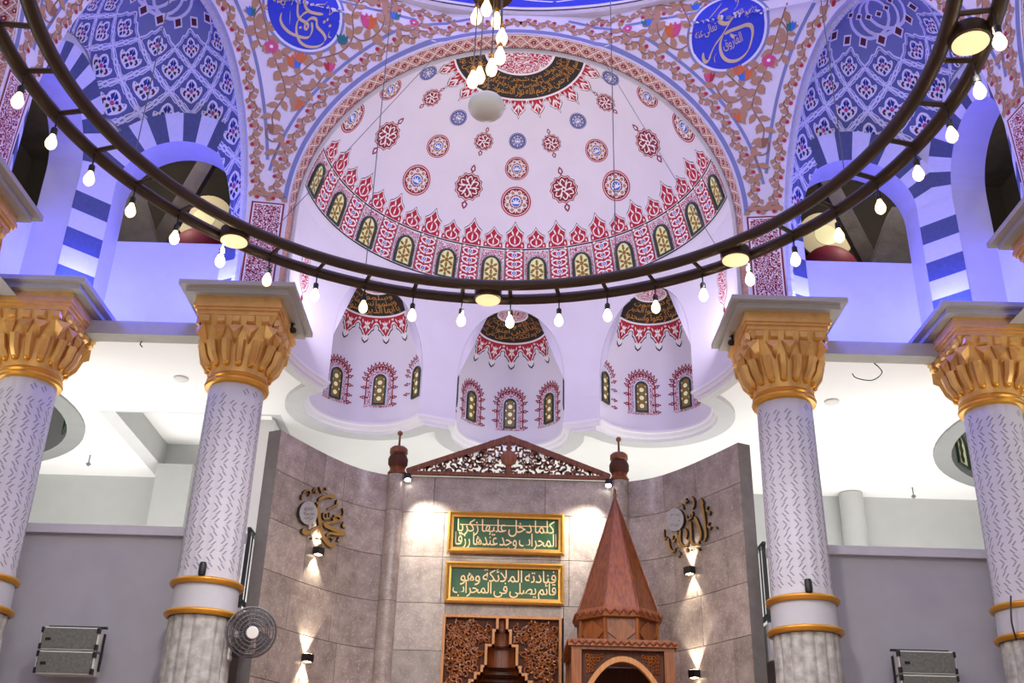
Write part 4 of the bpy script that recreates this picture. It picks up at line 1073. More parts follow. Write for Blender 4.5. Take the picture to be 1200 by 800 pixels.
# piers, recess and pilaster on the gallery back wall
mb = MB(); mb.box((-4.72, 14.7, 5.1), (.5, .6, 2.9), 'plaster_grey'); top(mb.build('wall_pier_stub'), 'square plaster pier beneath the ceiling coffer', 'pier'); bpy.data.objects['wall_pier_stub']['kind'] = 'structure'
mb = MB(); mb.box((-4.0, 14.72, 5.2), (.22, .22, 2.9), 'plaster_white'); struct(mb.build('wall_post'), 'narrow white post in the stair recess', 'post')
mb = MB(); mb.box((-3.6, 14.95, 5.2), (.55, .06, 2.3), 'concrete'); mb.box((-3.6, 14.9, 6.25), (.65, .1, .08), 'plaster_white'); d = struct(mb.build('door_1'), 'dark grey door in the stair recess under the coffer', 'door')  # panel added to give the dark gap of the stair recess
MB().box((-3.75, 14.85, 4.4), (.12, .06, .3), 'black_metal').build('infill_block', parent=d)
mb = MB(); mb.lathe([(.17, 3.8), (.17, 6.53)], 'plaster_grey', 24, (4.98, 14.85, 0)); struct(mb.build('wall_pilaster'), 'round grey pilaster on the gallery back wall', 'pilaster')
mb = MB(); mb.box((-3.1, 13.2, 5.2), (.25, 1.2, 2.7), 'plaster_white'); struct(mb.build('wall_stair'), 'white stair wall beside the curved granite wall', 'wall')
# ceiling fixtures
for x, y, lab in ((-3.82, 11.34, 'flat round smoke detector on the ceiling before the coffer'), (3.76, 11.48, 'flat round smoke detector on the plain part of the ceiling')):
    b = MB(); b.lathe([(.085, 0), (.085, -.02), (.06, -.035), (.001, -.036)], 'ceiling_fixture', 24, (x, y, CZ)); top(b.build('smoke_detector'), lab, 'detector')
for x, y, lab in ((-5.82, 14.1, 'small sprinkler head hanging beside the coffer'), (5.76, 14.5, 'small sprinkler head hanging near the round pilaster')):
    e = empty('sprinkler', (x, y, CZ)); top(e, lab, 'sprinkler')
    MB().tube([(x, y, CZ), (x, y, CZ - .12)], .008, 'wire', 6).build('pipe', parent=e)
    MB().lathe([(.01, 0), (.035, -.02), (.03, -.03), (.012, -.05)], 'wire', 10, (x, y, CZ - .11)).build('head', parent=e)
b = MB(); b.tube(smoothline([Vector((3.85, 10.25, 6.47)).to_tuple(), (3.92, 10.23, 6.35), (3.80, 10.22, 6.25), (3.64, 10.22, 6.27), (3.60, 10.22, 6.32)], 5), .006, 'black_metal', 5); top(b.build('loose_cable'), 'thin black cable curling down from the edge beam', 'cable')
b = MB(); b.tube(smoothline([(-3.92, 10.22, 6.47), (-3.93, 10.2, 6.42), (-3.90, 10.2, 6.39)], 4), .006, 'black_metal', 5); top(b.build('loose_cable'), 'short black cable end under the edge beam by the fan column', 'cable')

# ------------------------------------------------------------------ columns
def column(first):
    e = empty('column', (0, 0, 0))
    fl = lambda a: 1 - .022 * abs(cos(8 * a)) ** 6
    MB().lathe([(.42, 0), (.42, .12), (.38, .16), (.40, .22), (.36, .28), (.32, .30)], 'shaft_stone', 40).build('base', parent=e)
    MB().lathe([(.304, .30), (.301, 2.0), (.297, 3.52)], 'shaft_stone', 128, mod=lambda a: 1 - .05 * abs(cos(8 * a)) ** 8).build('lower_shaft', parent=e)
    torus = lambda z, R, r, m: MB().lathe([(R + r * cos(t), z + r * sin(t)) for t in [2 * pi * i / 10 for i in range(11)]], m, 48)
    torus(3.55, .318, .030, 'gold_ring').build('gold_ring', parent=e); torus(3.83, .310, .030, 'gold_ring').build('gold_ring', parent=e)
    MB().lathe([(.300, 3.54), (.297, 3.84)], 'collar_grey', 48).build('collar', parent=e)
    sh = MB().lathe([(.284, 3.84), (.272, 5.82)], 'shaft_white', 96, mod=fl).build('upper_shaft', parent=e)
    ch = MB()
    for k in range(16):
        for i in range(25):
            z = 3.96 + i * .073; a0 = 2 * pi * (k + .5) / 16; r = .284 + (z - 3.84) / 1.98 * (.272 - .284) + .0012; sg = 1 if (i // 2) % 2 else -1
            if i > 22 and random.random() < .4: continue
            for o in (-.015, .012):
                da = .062 * sg; dz = .021
                P = [(a0 - da + o / r, z - dz), (a0 + da + o / r, z + dz), (a0 + da + (o + .016) / r, z + dz), (a0 - da + (o + .016) / r, z - dz)]
                ch.add([(r * cos(a), r * sin(a), q - o * sg * .9) for a, q in P], ((0, 1, 2, 3),), 'chisel')
    ch.build('chisel_marks', parent=sh, kind='stuff')
    MB().lathe([(.280, 5.79), (.312, 5.80), (.322, 5.825), (.312, 5.85), (.300, 5.855), (.310, 5.875), (.300, 5.90), (.285, 5.91)], 'gold_ring', 48).build('neck_ring', parent=e)
    def rad(a, f):
        R = .285 + .115 * f; q = f ** 1.3; return R * ((1 - q) + q / max(abs(cos(a)), abs(sin(a))))
    cap = MB(); n = 64
    cap.grid([[Vector((rad(2 * pi * j / n, f) * cos(2 * pi * j / n), rad(2 * pi * j / n, f) * sin(2 * pi * j / n), 5.90 + .58 * f)) for j in range(n)] for f in [i / 8 for i in range(9)]], 'gold', False, True)
    cp = cap.build('capital', parent=e)
    for k in range(16):
        a = 2 * pi * (k + .5) / 16; r0, r1 = rad(a, .16) + .004, rad(a, .52) + .045; c, s = cos(a), sin(a)
        p = MB(); p.tube([(r0 * c, r0 * s, 6.00), ((r0 + r1) / 2 * c * 1.03, (r0 + r1) / 2 * s * 1.03, 6.08), (r1 * c, r1 * s, 6.21)], [.038, .045, .048], 'gold', 6, smooth=False); p.sphere((r0 * c, r0 * s, 5.990), .040, 'gold_ring', 8, 6); p.build('pendant', parent=cp)
        a += pi / 16; r0, r1 = rad(a, .45) + .01, rad(a, .78) + .025; w = .075
        p = MB(); t = Vector((-sin(a), cos(a), 0)); o = Vector((cos(a), sin(a), 0))
        P = [o * r0 + Vector((0, 0, 6.17)), o * (r1 + .03) + Vector((0, 0, 6.27)), o * r1 + t * w + Vector((0, 0, 6.36)), o * r1 - t * w + Vector((0, 0, 6.36)), o * (r0 - .03) + Vector((0, 0, 6.36))]
        p.add(P, ((0, 1, 2), (0, 3, 1), (1, 3, 2), (0, 2, 4), (0, 4, 3), (2, 3, 4)), 'gold'); p.build('prism_leaf', parent=cp)
    for sd in range(4):
        R = Matrix.Rotation(sd * pi / 2, 3, 'Z')
        for k in range(5):
            x = -.30 + .15 * k; p = MB(); z0, z1 = 6.375, 6.465; y = -.405
            P = [(x - .05, y + .03, z0), (x + .05, y + .03, z0), (x + .05, y + .03, z1), (x - .05, y + .03, z1), (x - .035, y - .012, z0 + .02), (x + .035, y - .012, z0 + .02), (x + .035, y - .012, z1 - .012), (x - .035, y - .012, z1 - .012)]
            p.add([R @ Vector(q) for q in P], ((4, 5, 6, 7), (0, 1, 5, 4), (1, 2, 6, 5), (2, 3, 7, 6), (3, 0, 4, 7)), 'gold'); p.build('square_boss', parent=cp)
    m = MB()
    for h, z0, z1 in ((.405, 6.47, 6.515), (.425, 6.515, 6.545), (.44, 6.545, 6.585), (.43, 6.585, 6.66)): m.box((0, 0, (z0 + z1) / 2), (2 * h, 2 * h, z1 - z0), 'gold')
    m.build('gold_moulding', parent=e)
    m = MB(); m.box((0, 0, 6.687), (1.03, 1.03, .055), 'abacus_grey'); m.box((0, 0, 6.74), (1.16, 1.16, .05), 'abacus_grey'); m.build('abacus', parent=e)
    return e
cols = [(-2.77, 9.95, 'gold-capped column with the black wall fan at its side'), (2.77, 9.95, 'gold-capped column beside the curved granite wall lettered Allah'),
        (-4.87, 9.95, 'gold-capped corner column under the striped pier, next to the fan column'), (4.87, 9.95, 'gold-capped corner column with a loose black cable on its gold ring'),
        (-4.87, 7.70, 'gold-capped column before the side niche opening, fan side'), (4.87, 7.70, 'gold-capped column before the side niche opening, away from the fan')]
proto = column(True)
for i, (x, y, lab) in enumerate(cols):
    c = proto if i == 0 else copy_tree(proto)
    c.location = (x, y, 0); top(c, lab, 'column', 'columns round the domed square')
b = MB(); b.tube(smoothline([(4.62, 9.72, 3.90), (4.585, 9.68, 3.80), (4.57, 9.69, 3.65), (4.60, 9.72, 3.50)], 5), .008, 'black_metal', 5); top(b.build('loose_cable'), 'black cable hanging over the gold ring of the corner column', 'cable')
for s, lab in ((-1, 'small black sensor on the gold ring of the fan column'), (1, 'small black sensor on the gold ring of the column by the Allah lettering')):
    x, y = s * 2.77 + s * -.02, 9.95 - .315
    b = MB(); b.lathe([(.03, 0), (.034, .02), (.034, .10), (.026, .12)], 'black_metal', 14, (x, y, 3.86)); top(b.build('sensor'), lab, 'sensor')
    # camera under the abacus
    x, y = s * 2.33, 10.10; e = empty('security_camera', (x, y, 6.69)); top(e, 'small black security camera under the abacus of the ' + ('fan column' if s < 0 else 'column by the Allah lettering'), 'camera')
    MB().lathe([(.035, 0), (.035, -.03), (.015, -.04), (.012, -.09)], 'black_metal', 12, (x, y, 6.69)).build('mount', parent=e)
    MB().lathe([(.03, -.09), (.034, -.08), (.034, .06), (.022, .07)], 'black_metal', 12, (x, y - .01, 6.58), (-s * .5, -.7, -.35)).build('body', parent=e)

# ------------------------------------------------------------------ granite mihrab wall
ZG = 5.66
ROWS = [0, .54, 1.06, 1.58, 2.10, 2.62, 3.14, 3.66, 4.18, 4.70, 5.22, ZG]
WC = smoothline([(1.40, 12.02), (1.62, 11.90), (1.82, 11.71), (2.05, 11.37), (2.28, 10.94), (2.44, 10.62)], 8)
WL = [0]
for i in range(len(WC) - 1): WL.append(WL[-1] + hypot(WC[i + 1][0] - WC[i][0], WC[i + 1][1] - WC[i][1]))
def wing(s_, z, h, sg):
    s_ = max(0, min(WL[-1], s_)); i = 0
    while i < len(WL) - 2 and WL[i + 1] < s_: i += 1
    k = (s_ - WL[i]) / (WL[i + 1] - WL[i]); a, b = WC[i], WC[i + 1]; tx, ty = b[0] - a[0], b[1] - a[1]; d = hypot(tx, ty)
    x, y = a[0] + tx * k, a[1] + ty * k; nx, ny = ty / d, -tx / d   # towards the room centre
    return Vector((sg * (x + nx * h), y + ny * h, z))
WING_BVH = {}
for sg, n, lt in ((-1, 'left', 'Muhammad'), (1, 'right', 'Allah')):
    S = [WL[-1] * i / 24 for i in range(25)]
    mb = MB(); mb.grid([[wing(q, z, 0, sg) for q in S] for z in (0, ZG)], 'granite_joint'); mb.grid([[wing(q, z, -.14, sg) for q in S] for z in (0, ZG)], 'granite_edge')
    mb.grid([[wing(q, ZG, 0, sg) for q in S], [wing(q, ZG, -.14, sg) for q in S]], 'granite_edge'); mb.quad(wing(9, 0, .02, sg), wing(9, 0, -.14, sg), wing(9, ZG, -.14, sg), wing(9, ZG, .02, sg), 'granite_edge')
    wl = struct(mb.build('wall_granite_' + n), 'tall concave granite wall with the ' + lt + ' lettering', 'wall')
    g = MB().grid([[wing(q, z, .02, sg) for q in S] for z in (0, ZG)], 'granite'); WING_BVH[sg] = BVHTree.FromPolygons([Vector(p) for p in g.v], g.f)
    rnd = random.Random(3 if sg < 0 else 5)
    for r in range(4, len(ROWS) - 1):
        z0, z1 = ROWS[r], ROWS[r + 1]; s_ = 0; first = rnd.choice((.3, .5, .62)); k = 0
        while s_ < WL[-1] - .01:
            wd = first if k == 0 else rnd.choice((.34, .52, .62, .70)); k += 1
            e = s_ + wd
            if WL[-1] - e < .18: e = WL[-1]
            q = [s_ + .003 + (e - s_ - .006) * i / 5 for i in range(6)]; t = MB(); g = .003
            t.grid([[wing(v, z0 + g, .02, sg) for v in q], [wing(v, z1 - g, .02, sg) for v in q]], 'granite')
            t.grid([[wing(v, z1 - g, 0, sg) for v in q], [wing(v, z1 - g, .02, sg) for v in q]], 'granite', False); t.grid([[wing(v, z0 + g, 0, sg) for v in q], [wing(v, z0 + g, .02, sg) for v in q]], 'granite', False)
            for v in (q[0], q[-1]): t.quad(wing(v, z0 + g, 0, sg), wing(v, z1 - g, 0, sg), wing(v, z1 - g, .02, sg), wing(v, z0 + g, .02, sg), 'granite')
            t.build('granite_tile', parent=wl); s_ = e
# flat centre
mb = MB()
for x_ in (-1.05, 1.05): mb.box((x_, 12.13, 2.02), (.80, .2, 4.04), 'granite_joint')
mb.box((0, 12.13, (ZG + 4.04) / 2), (2.9, .2, ZG - 4.04), 'granite_joint'); mb.box((0, 12.62, 2.02), (1.5, .08, 4.1), 'granite_joint')
gc = struct(mb.build('wall_granite_center'), 'flat granite wall between the two round pilasters, carrying the green signs', 'wall')
off = {10: [-1.3, -.86, .44, 1.3], 9: [-1.3, -.72, .72, 1.3], 8: [-1.3, -.72, .72, 1.3]}
for r in range(4, len(ROWS) - 1):
    if r >= 8: L_ = [(a, b, ROWS[r], ROWS[r + 1]) for a, b in zip(off[r][:-1], off[r][1:])]
    else: L_ = [(-1.3, -.66, ROWS[r], ROWS[r + 1]), (.66, 1.3, ROWS[r], ROWS[r + 1])]
    if r == 7: L_.append((-.66, .66, 4.045, ROWS[8]))
    for a, b, z0, z1 in L_: MB().box(((a + b) / 2, 12.02, (z0 + z1) / 2), (b - a - .006, .04, z1 - z0 - .006), 'granite').build('granite_tile', parent=gc)
for s in (-1, 1):
    nm = 'Muhammad' if s < 0 else 'Allah'
    e = empty('wall_pilaster_round', (s * 1.31, 12.0, 0)); struct(e, 'round granite pilaster beside the ' + nm + ' wall', 'pilaster')
    zz = [0] + [ROWS[i] for i in (3, 6, 8, 10)] + [ZG]
    for a, b in zip(zz[:-1], zz[1:]): MB().lathe([(.10, a + .003), (.10, b - .003)], 'granite', 24, (s * 1.31, 12.0, 0)).build('drum', parent=e)
    MB().lathe([(.098, 0), (.098, ZG - .005)], 'granite_joint', 16, (s * 1.31, 12.0, 0)).build('core', parent=e)
    e = empty('wooden_finial', (s * 1.31, 12.0, ZG)); top(e, 'turned dark wooden finial on the pilaster beside the ' + nm + ' wall', 'finial')
    c = (s * 1.31, 12.0, ZG)
    MB().lathe([(.11, 0), (.115, .02), (.10, .04), (.085, .07), (.095, .09)], 'wood', 24, c).build('foot', parent=e)
    MB().lathe([(.085, .085), (.115, .13), (.118, .19), (.10, .235), (.075, .25)], 'wood_dark', 24, c).build('bulb', parent=e)
    MB().lathe([(.085, .245), (.108, .27), (.105, .32), (.08, .345), (.03, .36)], 'wood', 24, c).build('cap', parent=e)
    MB().lathe([(.014, .355), (.012, .50)], 'wood', 10, c).sphere((c[0], c[1], c[2] + .525), .033, 'wood', 12, 8).build('spike', parent=e)
    # spotlight
    e = empty('spotlight', (s * 1.17, 11.9, 5.60)); top(e, 'small lit spotlight below the finial beside the ' + nm + ' wall', 'spotlight')
    MB().lathe([(.035, 0), (.04, .01), (.04, .07), (.02, .085)], 'black_metal', 14, (s * 1.17, 11.90, 5.575), (s * .1, .3, 1)).build('housing', parent=e)
    MB().sphere((s * 1.17, 11.895, 5.57), .036, 'spot_glass', 12, 8, (1, 1, .6)).build('lens', parent=e)
    light('SPOT', 'spotlight_lamp', (s * 1.13, 11.62, 5.52), 150, (1, .96, .86), (s * .80, 12.0, 4.85), spot_size=radians(72), spot_blend=1.0, shadow_soft_size=.03)

# ---- fretwork pediment
PZ0, PZ1, PH = 5.665, 6.19, 1.19
e = empty('wooden_pediment', (0, 11.98, PZ0)); top(e, 'triangular fretwork wooden pediment over the flat granite wall', 'pediment')
pf = lambda a, z, h: Vector((a, 11.98 - h, z))
fr = MB(); fw = .075
fr.prism([(-PH, PZ0), (PH, PZ0), (PH, PZ0 + .045), (-PH, PZ0 + .045)], 'wood', pf, -.02, .02)
for s in (-1, 1): fr.prism([(s * PH, PZ0 + .02), (s * PH, PZ0 + .075), (0, PZ1), (0, PZ1 - .085)], 'wood', pf, -.022, .022)
fr.build('frame', parent=e)
m = MB(); m.lathe([(.001, .03), (.08, .03), (.095, .022), (.095, -.02), (.001, -.02)], 'wood_mid', 28, (0, 11.98, 5.90), (0, -1, 0)); m.box((0, 11.98, 6.05), (.05, .04, .14), 'wood'); m.box((0, 11.98, 5.75), (.05, .04, .12), 'wood'); m.build('boss', parent=e)
fret = MB(); rnd = random.Random(11)
def inpd(x, z): return abs(x) < PH - .02 and PZ0 + .03 < z < PZ0 + .05 + (PZ1 - .06 - PZ0) * (1 - abs(x) / PH) and hypot(x, z - 5.90) > .08
def fstroke(P, w):
    for s in (-1, 1):
        Pt = Paint(); Pt.stroke([(s * a, b) for a, b in P], w, 'wood'); pts, F, _, _ = Pt.it[0]
        n = len(P); fret.add([pf(a, b, .012) for a, b in pts] + [pf(a, b, -.012) for a, b in pts], list(F) + [tuple(2 * n + i for i in f[::-1]) for f in F] + [(i, i + 1, 2 * n + i + 1, 2 * n + i) for i in range(n - 1)] + [(n + i, n + i + 1, 3 * n + i + 1, 3 * n + i) for i in range(n - 1)], 'wood')
x = .05
while x < PH:
    for z in [PZ0 + .05 + .075 * j for j in range(7)]:
        xx = x + rnd.uniform(-.02, .02)
        if not inpd(xx, z): continue
        a0 = rnd.uniform(0, 2 * pi); sg = rnd.choice((-1, 1)); P = []
        for i in range(9):
            r = .055 * (1 - i / 11); a = a0 + sg * i * .62; P.append((xx + r * cos(a), z + r * sin(a)))
        P = [(max(.005, p[0]), min(max(p[1], PZ0 + .02), PZ0 + .07 + (PZ1 - .07 - PZ0) * (1 - abs(p[0]) / PH))) for p in P]
        fstroke(P, .017)
        a1 = rnd.uniform(0, 2 * pi); P2 = [(max(.005, xx), z), (max(.005, xx + .045 * cos(a1)), z + .045 * sin(a1)), (max(.005, xx + .08 * cos(a1 + .4)), z + .07 * sin(a1 + .4))]
        if inpd(*P2[-1]): fstroke(P2, .02)
    x += .078
fret.build('fretwork', parent=e, kind='stuff')
# ---- two green signs
def sign(zc, h, w, lab, lines):
    e = empty('framed_sign', (0, 12.0, zc)); e.location = (-.008, 11.975, zc - h / 2); top(e, lab, 'sign')
    f = lambda a, z, q: Vector((a - .008, 11.975 - q, zc + z))
    A = [(-w / 2, -h / 2), (w / 2, -h / 2), (w / 2, h / 2), (-w / 2, h / 2)]; bw = .065
    m = MB()
    prof = [(0, .0), (0, .05), (.02, .065), (.045, .045), (.065, .04), (.065, .012)]
    rows = []
    for o, q in prof: rows.append([f(a - math.copysign(o, a), b - math.copysign(o, b), q) for a, b in A])
    m.grid(rows, 'gold_frame', False, True); m.build('frame', parent=e)
    MB().box((-.008, 11.97, zc), (w - .1, .015, h - .1), 'sign_green').build('panel', parent=e)
    p = Paint()
    for t, x0, y0, wd, ht in lines: put_text(p, t, x0, y0, wd, ht, 'letter_gold', 0)
    p.into(MB(), f, .016, .001).build('lettering', parent=e)
W_ = .575
sign(4.981, .485, 1.335, 'upper green framed sign, gold script crossed by a long stroke', [('كلما دخل عليها زكريا', -.56, -.035, 1.12, .20), ('المحراب وجد عندها رزقا', -.58, -.19, 1.16, .20)])
e_ = [o for o in bpy.data.objects if o.name.startswith('framed_sign')][-1]
MB().box((-.03, 11.957, 5.075), (1.02, .004, .010), 'letter_gold').build('long_stroke', parent=e_)
sign(4.406, .462, 1.335, 'lower green framed sign, gold script over the carved wooden panel', [('فنادته الملائكة وهو', -.50, -.025, 1.08, .19), ('قائم يصلي في المحراب', -.58, -.19, 1.16, .21)])

# ---- carved mihrab panel
e = empty('carved_mihrab', (0, 12, 0)); top(e, 'carved wooden mihrab panel with a stepped niche, under the green signs', 'mihrab')
XC = -.02; T = [(.040, 4.02), (.080, 3.895), (.155, 3.735), (.195, 3.51), (.262, 3.435), (.32, 3.36), (.38, 3.28), (.44, 3.20)]
ZB = 2.2
mf = lambda a, z, q: Vector((XC + a, 11.985 - q, z))
HW = .655; ZT_ = 4.045
step = []           # right-hand stepped profile from the top down
for i, (hw, zt) in enumerate(T):
    step.append((hw, zt)); step.append((hw, T[i + 1][1] if i + 1 < len(T) else ZB))
m = MB()
m.prism([(-HW, ZT_ - .03), (HW, ZT_ - .03), (HW, ZT_), (-HW, ZT_)], 'wood_light', mf, 0, .07)
for s in (-1, 1): m.prism([(s * HW, ZB), (s * (HW - .03), ZB), (s * (HW - .03), ZT_ - .03), (s * HW, ZT_ - .03)], 'wood_light', mf, 0, .07)
m.build('frame', parent=e)
for s in (-1, 1):
    m = MB()
    for i in range(len(step) - 1):
        (a, z), (b, y) = step[i], step[i + 1]
        if abs(a - b) < 1e-6: m.prism([(s * a, y - .028), (s * (a + .028), y - .028), (s * (a + .028), z), (s * a, z)], 'wood_light', mf, 0, .075)
        else: m.prism([(s * a, z - .028), (s * b, z - .028), (s * b, z), (s * a, z)], 'wood_light', mf, 0, .075)
    m.build('stepped_border', parent=e)
    # backing and scroll relief
    m = MB(); Pp = [(s * (a + .03), z) for a, z in step] + [(s * (HW - .03), ZB), (s * (HW - .03), ZT_ - .03)]
    m.prism(Pp, 'wood_dark', mf, 0, .012); m.build('carved_ground', parent=e)
    sc = MB(); rnd = random.Random(21)
    def hwat(z):
        for i, (hw, zt) in enumerate(T):
            nz = T[i + 1][1] if i + 1 < len(T) else ZB
            if nz <= z <= zt: return hw
        return .05
    z = 3.10
    while z < 4.0:
        x = .10
        while x < .62:
            cx, cz = x + rnd.uniform(-.02, .02), z + rnd.uniform(-.02, .02)
            if cx - .045 > max(hwat(cz), hwat(min(4.01, cz - .04))) + .03 and cx + .04 < .625 and cz + .04 < 4.01:
                a0 = rnd.uniform(0, 6.28); sg = rnd.choice((-1, 1)); R0 = rnd.uniform(.035, .052)
                P = [mf(s * (cx + R0 * (1 - i / 12) * cos(a0 + sg * i * .75)), cz + R0 * (1 - i / 12) * sin(a0 + sg * i * .75), .030 + .012 * i / 10) for i in range(11)]
                sc.tube(P, [.010 + .003 * (i % 3 == 0) for i in range(11)], 'wood_mid', 5)
                for q in range(2):
                    b = a0 + q * 2.2; P = [mf(s * (cx + r * cos(b + r * 9)), cz + r * sin(b + r * 9), .028) for r in (.02, .04, .06)]
                    sc.tube(P, [.007, .013, .005], 'wood_light' if rnd.random() < .5 else 'wood_mid', 5)  # random lighter wood puts highlights into the colour of the carving
            x += .068
        z += .062
    sc.build('scroll_relief', parent=e, kind='stuff')
# concave tiers of the niche
for i, (hw, zt) in enumerate(T):
    zb = (T[i + 1][1] if i + 1 < len(T) else ZB); dp = hw * .75; m = MB()
    row = lambda z, k: [mf(hw * 1.02 * sin(t), z, .01 - dp * k * cos(t)) for t in [-pi / 2 + pi * j / 14 for j in range(15)]]
    m.grid([row(zb - .02, 1.0), row(zt - .035, 1.0), row(zt - .01, .75)], 'wood'); m.grid([row(zt - .01, .75), row(zt - .01, .2)], 'wood_dark', False); m.build('niche_tier', parent=e)
# ------------------------------------------------------------------ minbar (pulpit kiosk)
mx, my = 1.162, 11.12
e = empty('wooden_pulpit', (mx, my, 0)); top(e, 'wooden pulpit kiosk with a tall pointed octagonal roof', 'pulpit')
def oct_ring(R, z, ph=pi / 8): return [Vector((mx + R * cos(2 * pi * k / 8 + ph), my + R * sin(2 * pi * k / 8 + ph), z)) for k in range(8)]
for k in range(8):
    A = oct_ring(.445, 3.97); a, b = A[k], A[(k + 1) % 8]; t = Vector((mx, my, 5.27)); m = MB(); n = (a + b) / 2 - Vector((mx, my, 3.97)); n.normalize()
    m.add([a, b, t, a - n * .02, b - n * .02], ((0, 1, 2), (3, 4, 1, 0)), 'wood_mid' if k % 2 else 'wood'); m.build('roof_facet', parent=e)
m = MB()
for k in range(8):
    a = oct_ring(.452, 3.97)[k]; m.tube([a, Vector((mx, my, 5.275))], [.010, .005], 'wood', 5)
m.build('roof_ribs', parent=e)
MB().lathe([(.012, 5.24), (.022, 5.28), (.014, 5.31), (.018, 5.33), (.003, 5.37)], 'wood', 10, (mx, my, 0)).build('finial', parent=e)
m = MB(); m.grid([oct_ring(r, z) for r, z in ((.42, 3.86), (.475, 3.875), (.485, 3.93), (.46, 3.975), (.40, 3.98))], 'wood_mid', False, True); bd = m.build('carved_band', parent=e)
sc = MB()
for k in range(8):
    a, b = oct_ring(.484, 3.92)[k], oct_ring(.484, 3.92)[(k + 1) % 8]
    sc.tube([a + (b - a) * (i / 16) + Vector((0, 0, .022 * sin(i * pi / 2.0))) for i in range(17)], .012, 'wood', 5)
sc.build('vine_carving', parent=bd)
m = MB(); m.grid([oct_ring(.42, 3.60), oct_ring(.42, 3.87)], 'wood', False, True); dr = m.build('drum', parent=e)
for k in range(8):
    R = .424; a, b = oct_ring(R, 0)[k], oct_ring(R, 0)[(k + 1) % 8]; f = lambda u, z, a=a, b=b: Vector((a.x + (b.x - a.x) * u, a.y + (b.y - a.y) * u, z))
    dd = Vector(((a.x + b.x) / 2 - mx, (a.y + b.y) / 2 - my, 0)).normalized() * .012
    m = MB(); 
    m.add([f(.5, 3.86) + dd, f(.97, 3.735) + dd, f(.5, 3.615) + dd, f(.03, 3.735) + dd, f(.5, 3.86), f(.97, 3.735), f(.5, 3.615), f(.03, 3.735)], ((0, 1, 2, 3), (0, 4, 5, 1), (1, 5, 6, 2), (2, 6, 7, 3), (3, 7, 4, 0)), 'wood_mid'); m.build('diamond_panel', parent=dr)
    m = MB(); p0 = a; m.tube([Vector((p0.x, p0.y, 3.60)), Vector((p0.x, p0.y, 3.87))], .022, 'wood_mid', 6); m.build('corner_post', parent=dr)
m = MB()
for h, z0, z1 in ((.515, 3.53, 3.56), (.545, 3.56, 3.62), (.50, 3.62, 3.635)): m.box((mx, my, (z0 + z1) / 2), (2 * h, 2 * h * .98, z1 - z0), 'wood_mid')
cn = m.build('cornice', parent=e)
sc = MB(); sc.tube([Vector((mx - .53 + 1.06 * i / 60, my - .535, 3.59 + .015 * sin(i * pi / 2))) for i in range(61)], .012, 'wood', 5); sc.tube([Vector((mx - .547, my - .53 + 1.06 * i / 60, 3.59 + .015 * sin(i * pi / 2))) for i in range(61)], .012, 'wood', 5); sc.build('vine_carving', parent=cn)
for sx in (-1, 1):
    for sy in (-1, 1): MB().box((mx + sx * .46, my + sy * .45, 1.77), (.10, .10, 3.54), 'wood_mid').build('post', parent=e)
# arched fronts: pointed arch with carved spandrels, on the front and the two sides
def afront(fr, w):
    AW, Z0, Z1 = w - .012, 3.10, 3.53
    apex = 3.475; arc = [(AW * (1 - (i / 10)), Z0 + (apex - Z0) * sin(pi / 2 * (i / 10) ** .78)) for i in range(11)]
    for s in (-1, 1):
        m = MB(); out = [(s * (a + .0), z) for a, z in arc]; inn = [(s * max(0, a * .86 - .0), Z0 + (z - Z0) * .86) for a, z in arc]
        n = len(out); m.add([fr(a, z, .03) for a, z in out] + [fr(a, z, .03) for a, z in inn] + [fr(a, z, -.05) for a, z in inn], [(i, i + 1, n + i + 1, n + i) for i in range(n - 1)] + [(n + i, n + i + 1, 2 * n + i + 1, 2 * n + i) for i in range(n - 1)], 'wood_light'); m.build('arch_rib', parent=e)
        m = MB(); m.prism([(s * a, z) for a, z in arc] + [(0, Z1), (s * (w - .005), Z1), (s * (w - .005), Z0)], 'wood_dark', fr, -.02, .0); m.build('spandrel', parent=e)
        sc = MB(); rnd = random.Random(4)
        for gx in range(12):
            for gz in range(9):
                x, z = .04 + gx * .034, 3.22 + gz * .036
                if x > w - .05 or z > Z1 - .04: continue
                ok = all(not (abs(a - x) < .03 and z < zz + .05) for a, zz in arc) and z > Z0 + (apex - Z0) * sin(pi / 2 * max(0, 1 - x / AW) ** .78) + .03
                if ok:
                    a0 = rnd.uniform(0, 6.28); sc.tube([fr(s * (x + .024 * (1 - i / 9) * cos(a0 + i)), z + .024 * (1 - i / 9) * sin(a0 + i), .008) for i in range(7)], .007, 'wood_mid', 4)
        if sc.f: sc.build('spandrel_scrolls', parent=e, kind='stuff')
afront(lambda a, z, h: Vector((mx + a, my - .45 - h, z)), .41)
afront(lambda a, z, h: Vector((mx - .46 - h, my - a, z)), .40); afront(lambda a, z, h: Vector((mx + .46 + h, my + a, z)), .40)
MB().box((mx, my + .42, 1.75), (.84, .03, 3.5), 'wood_dark').build('back_panel', parent=e)
MB().box((mx, my, 1.95), (.92, .92, .10), 'wood_mid').build('platform', parent=e); MB().box((mx, my, .95), (.86, .86, 1.9), 'wood').build('body', parent=e)

e.scale = (.98, .98, .986)
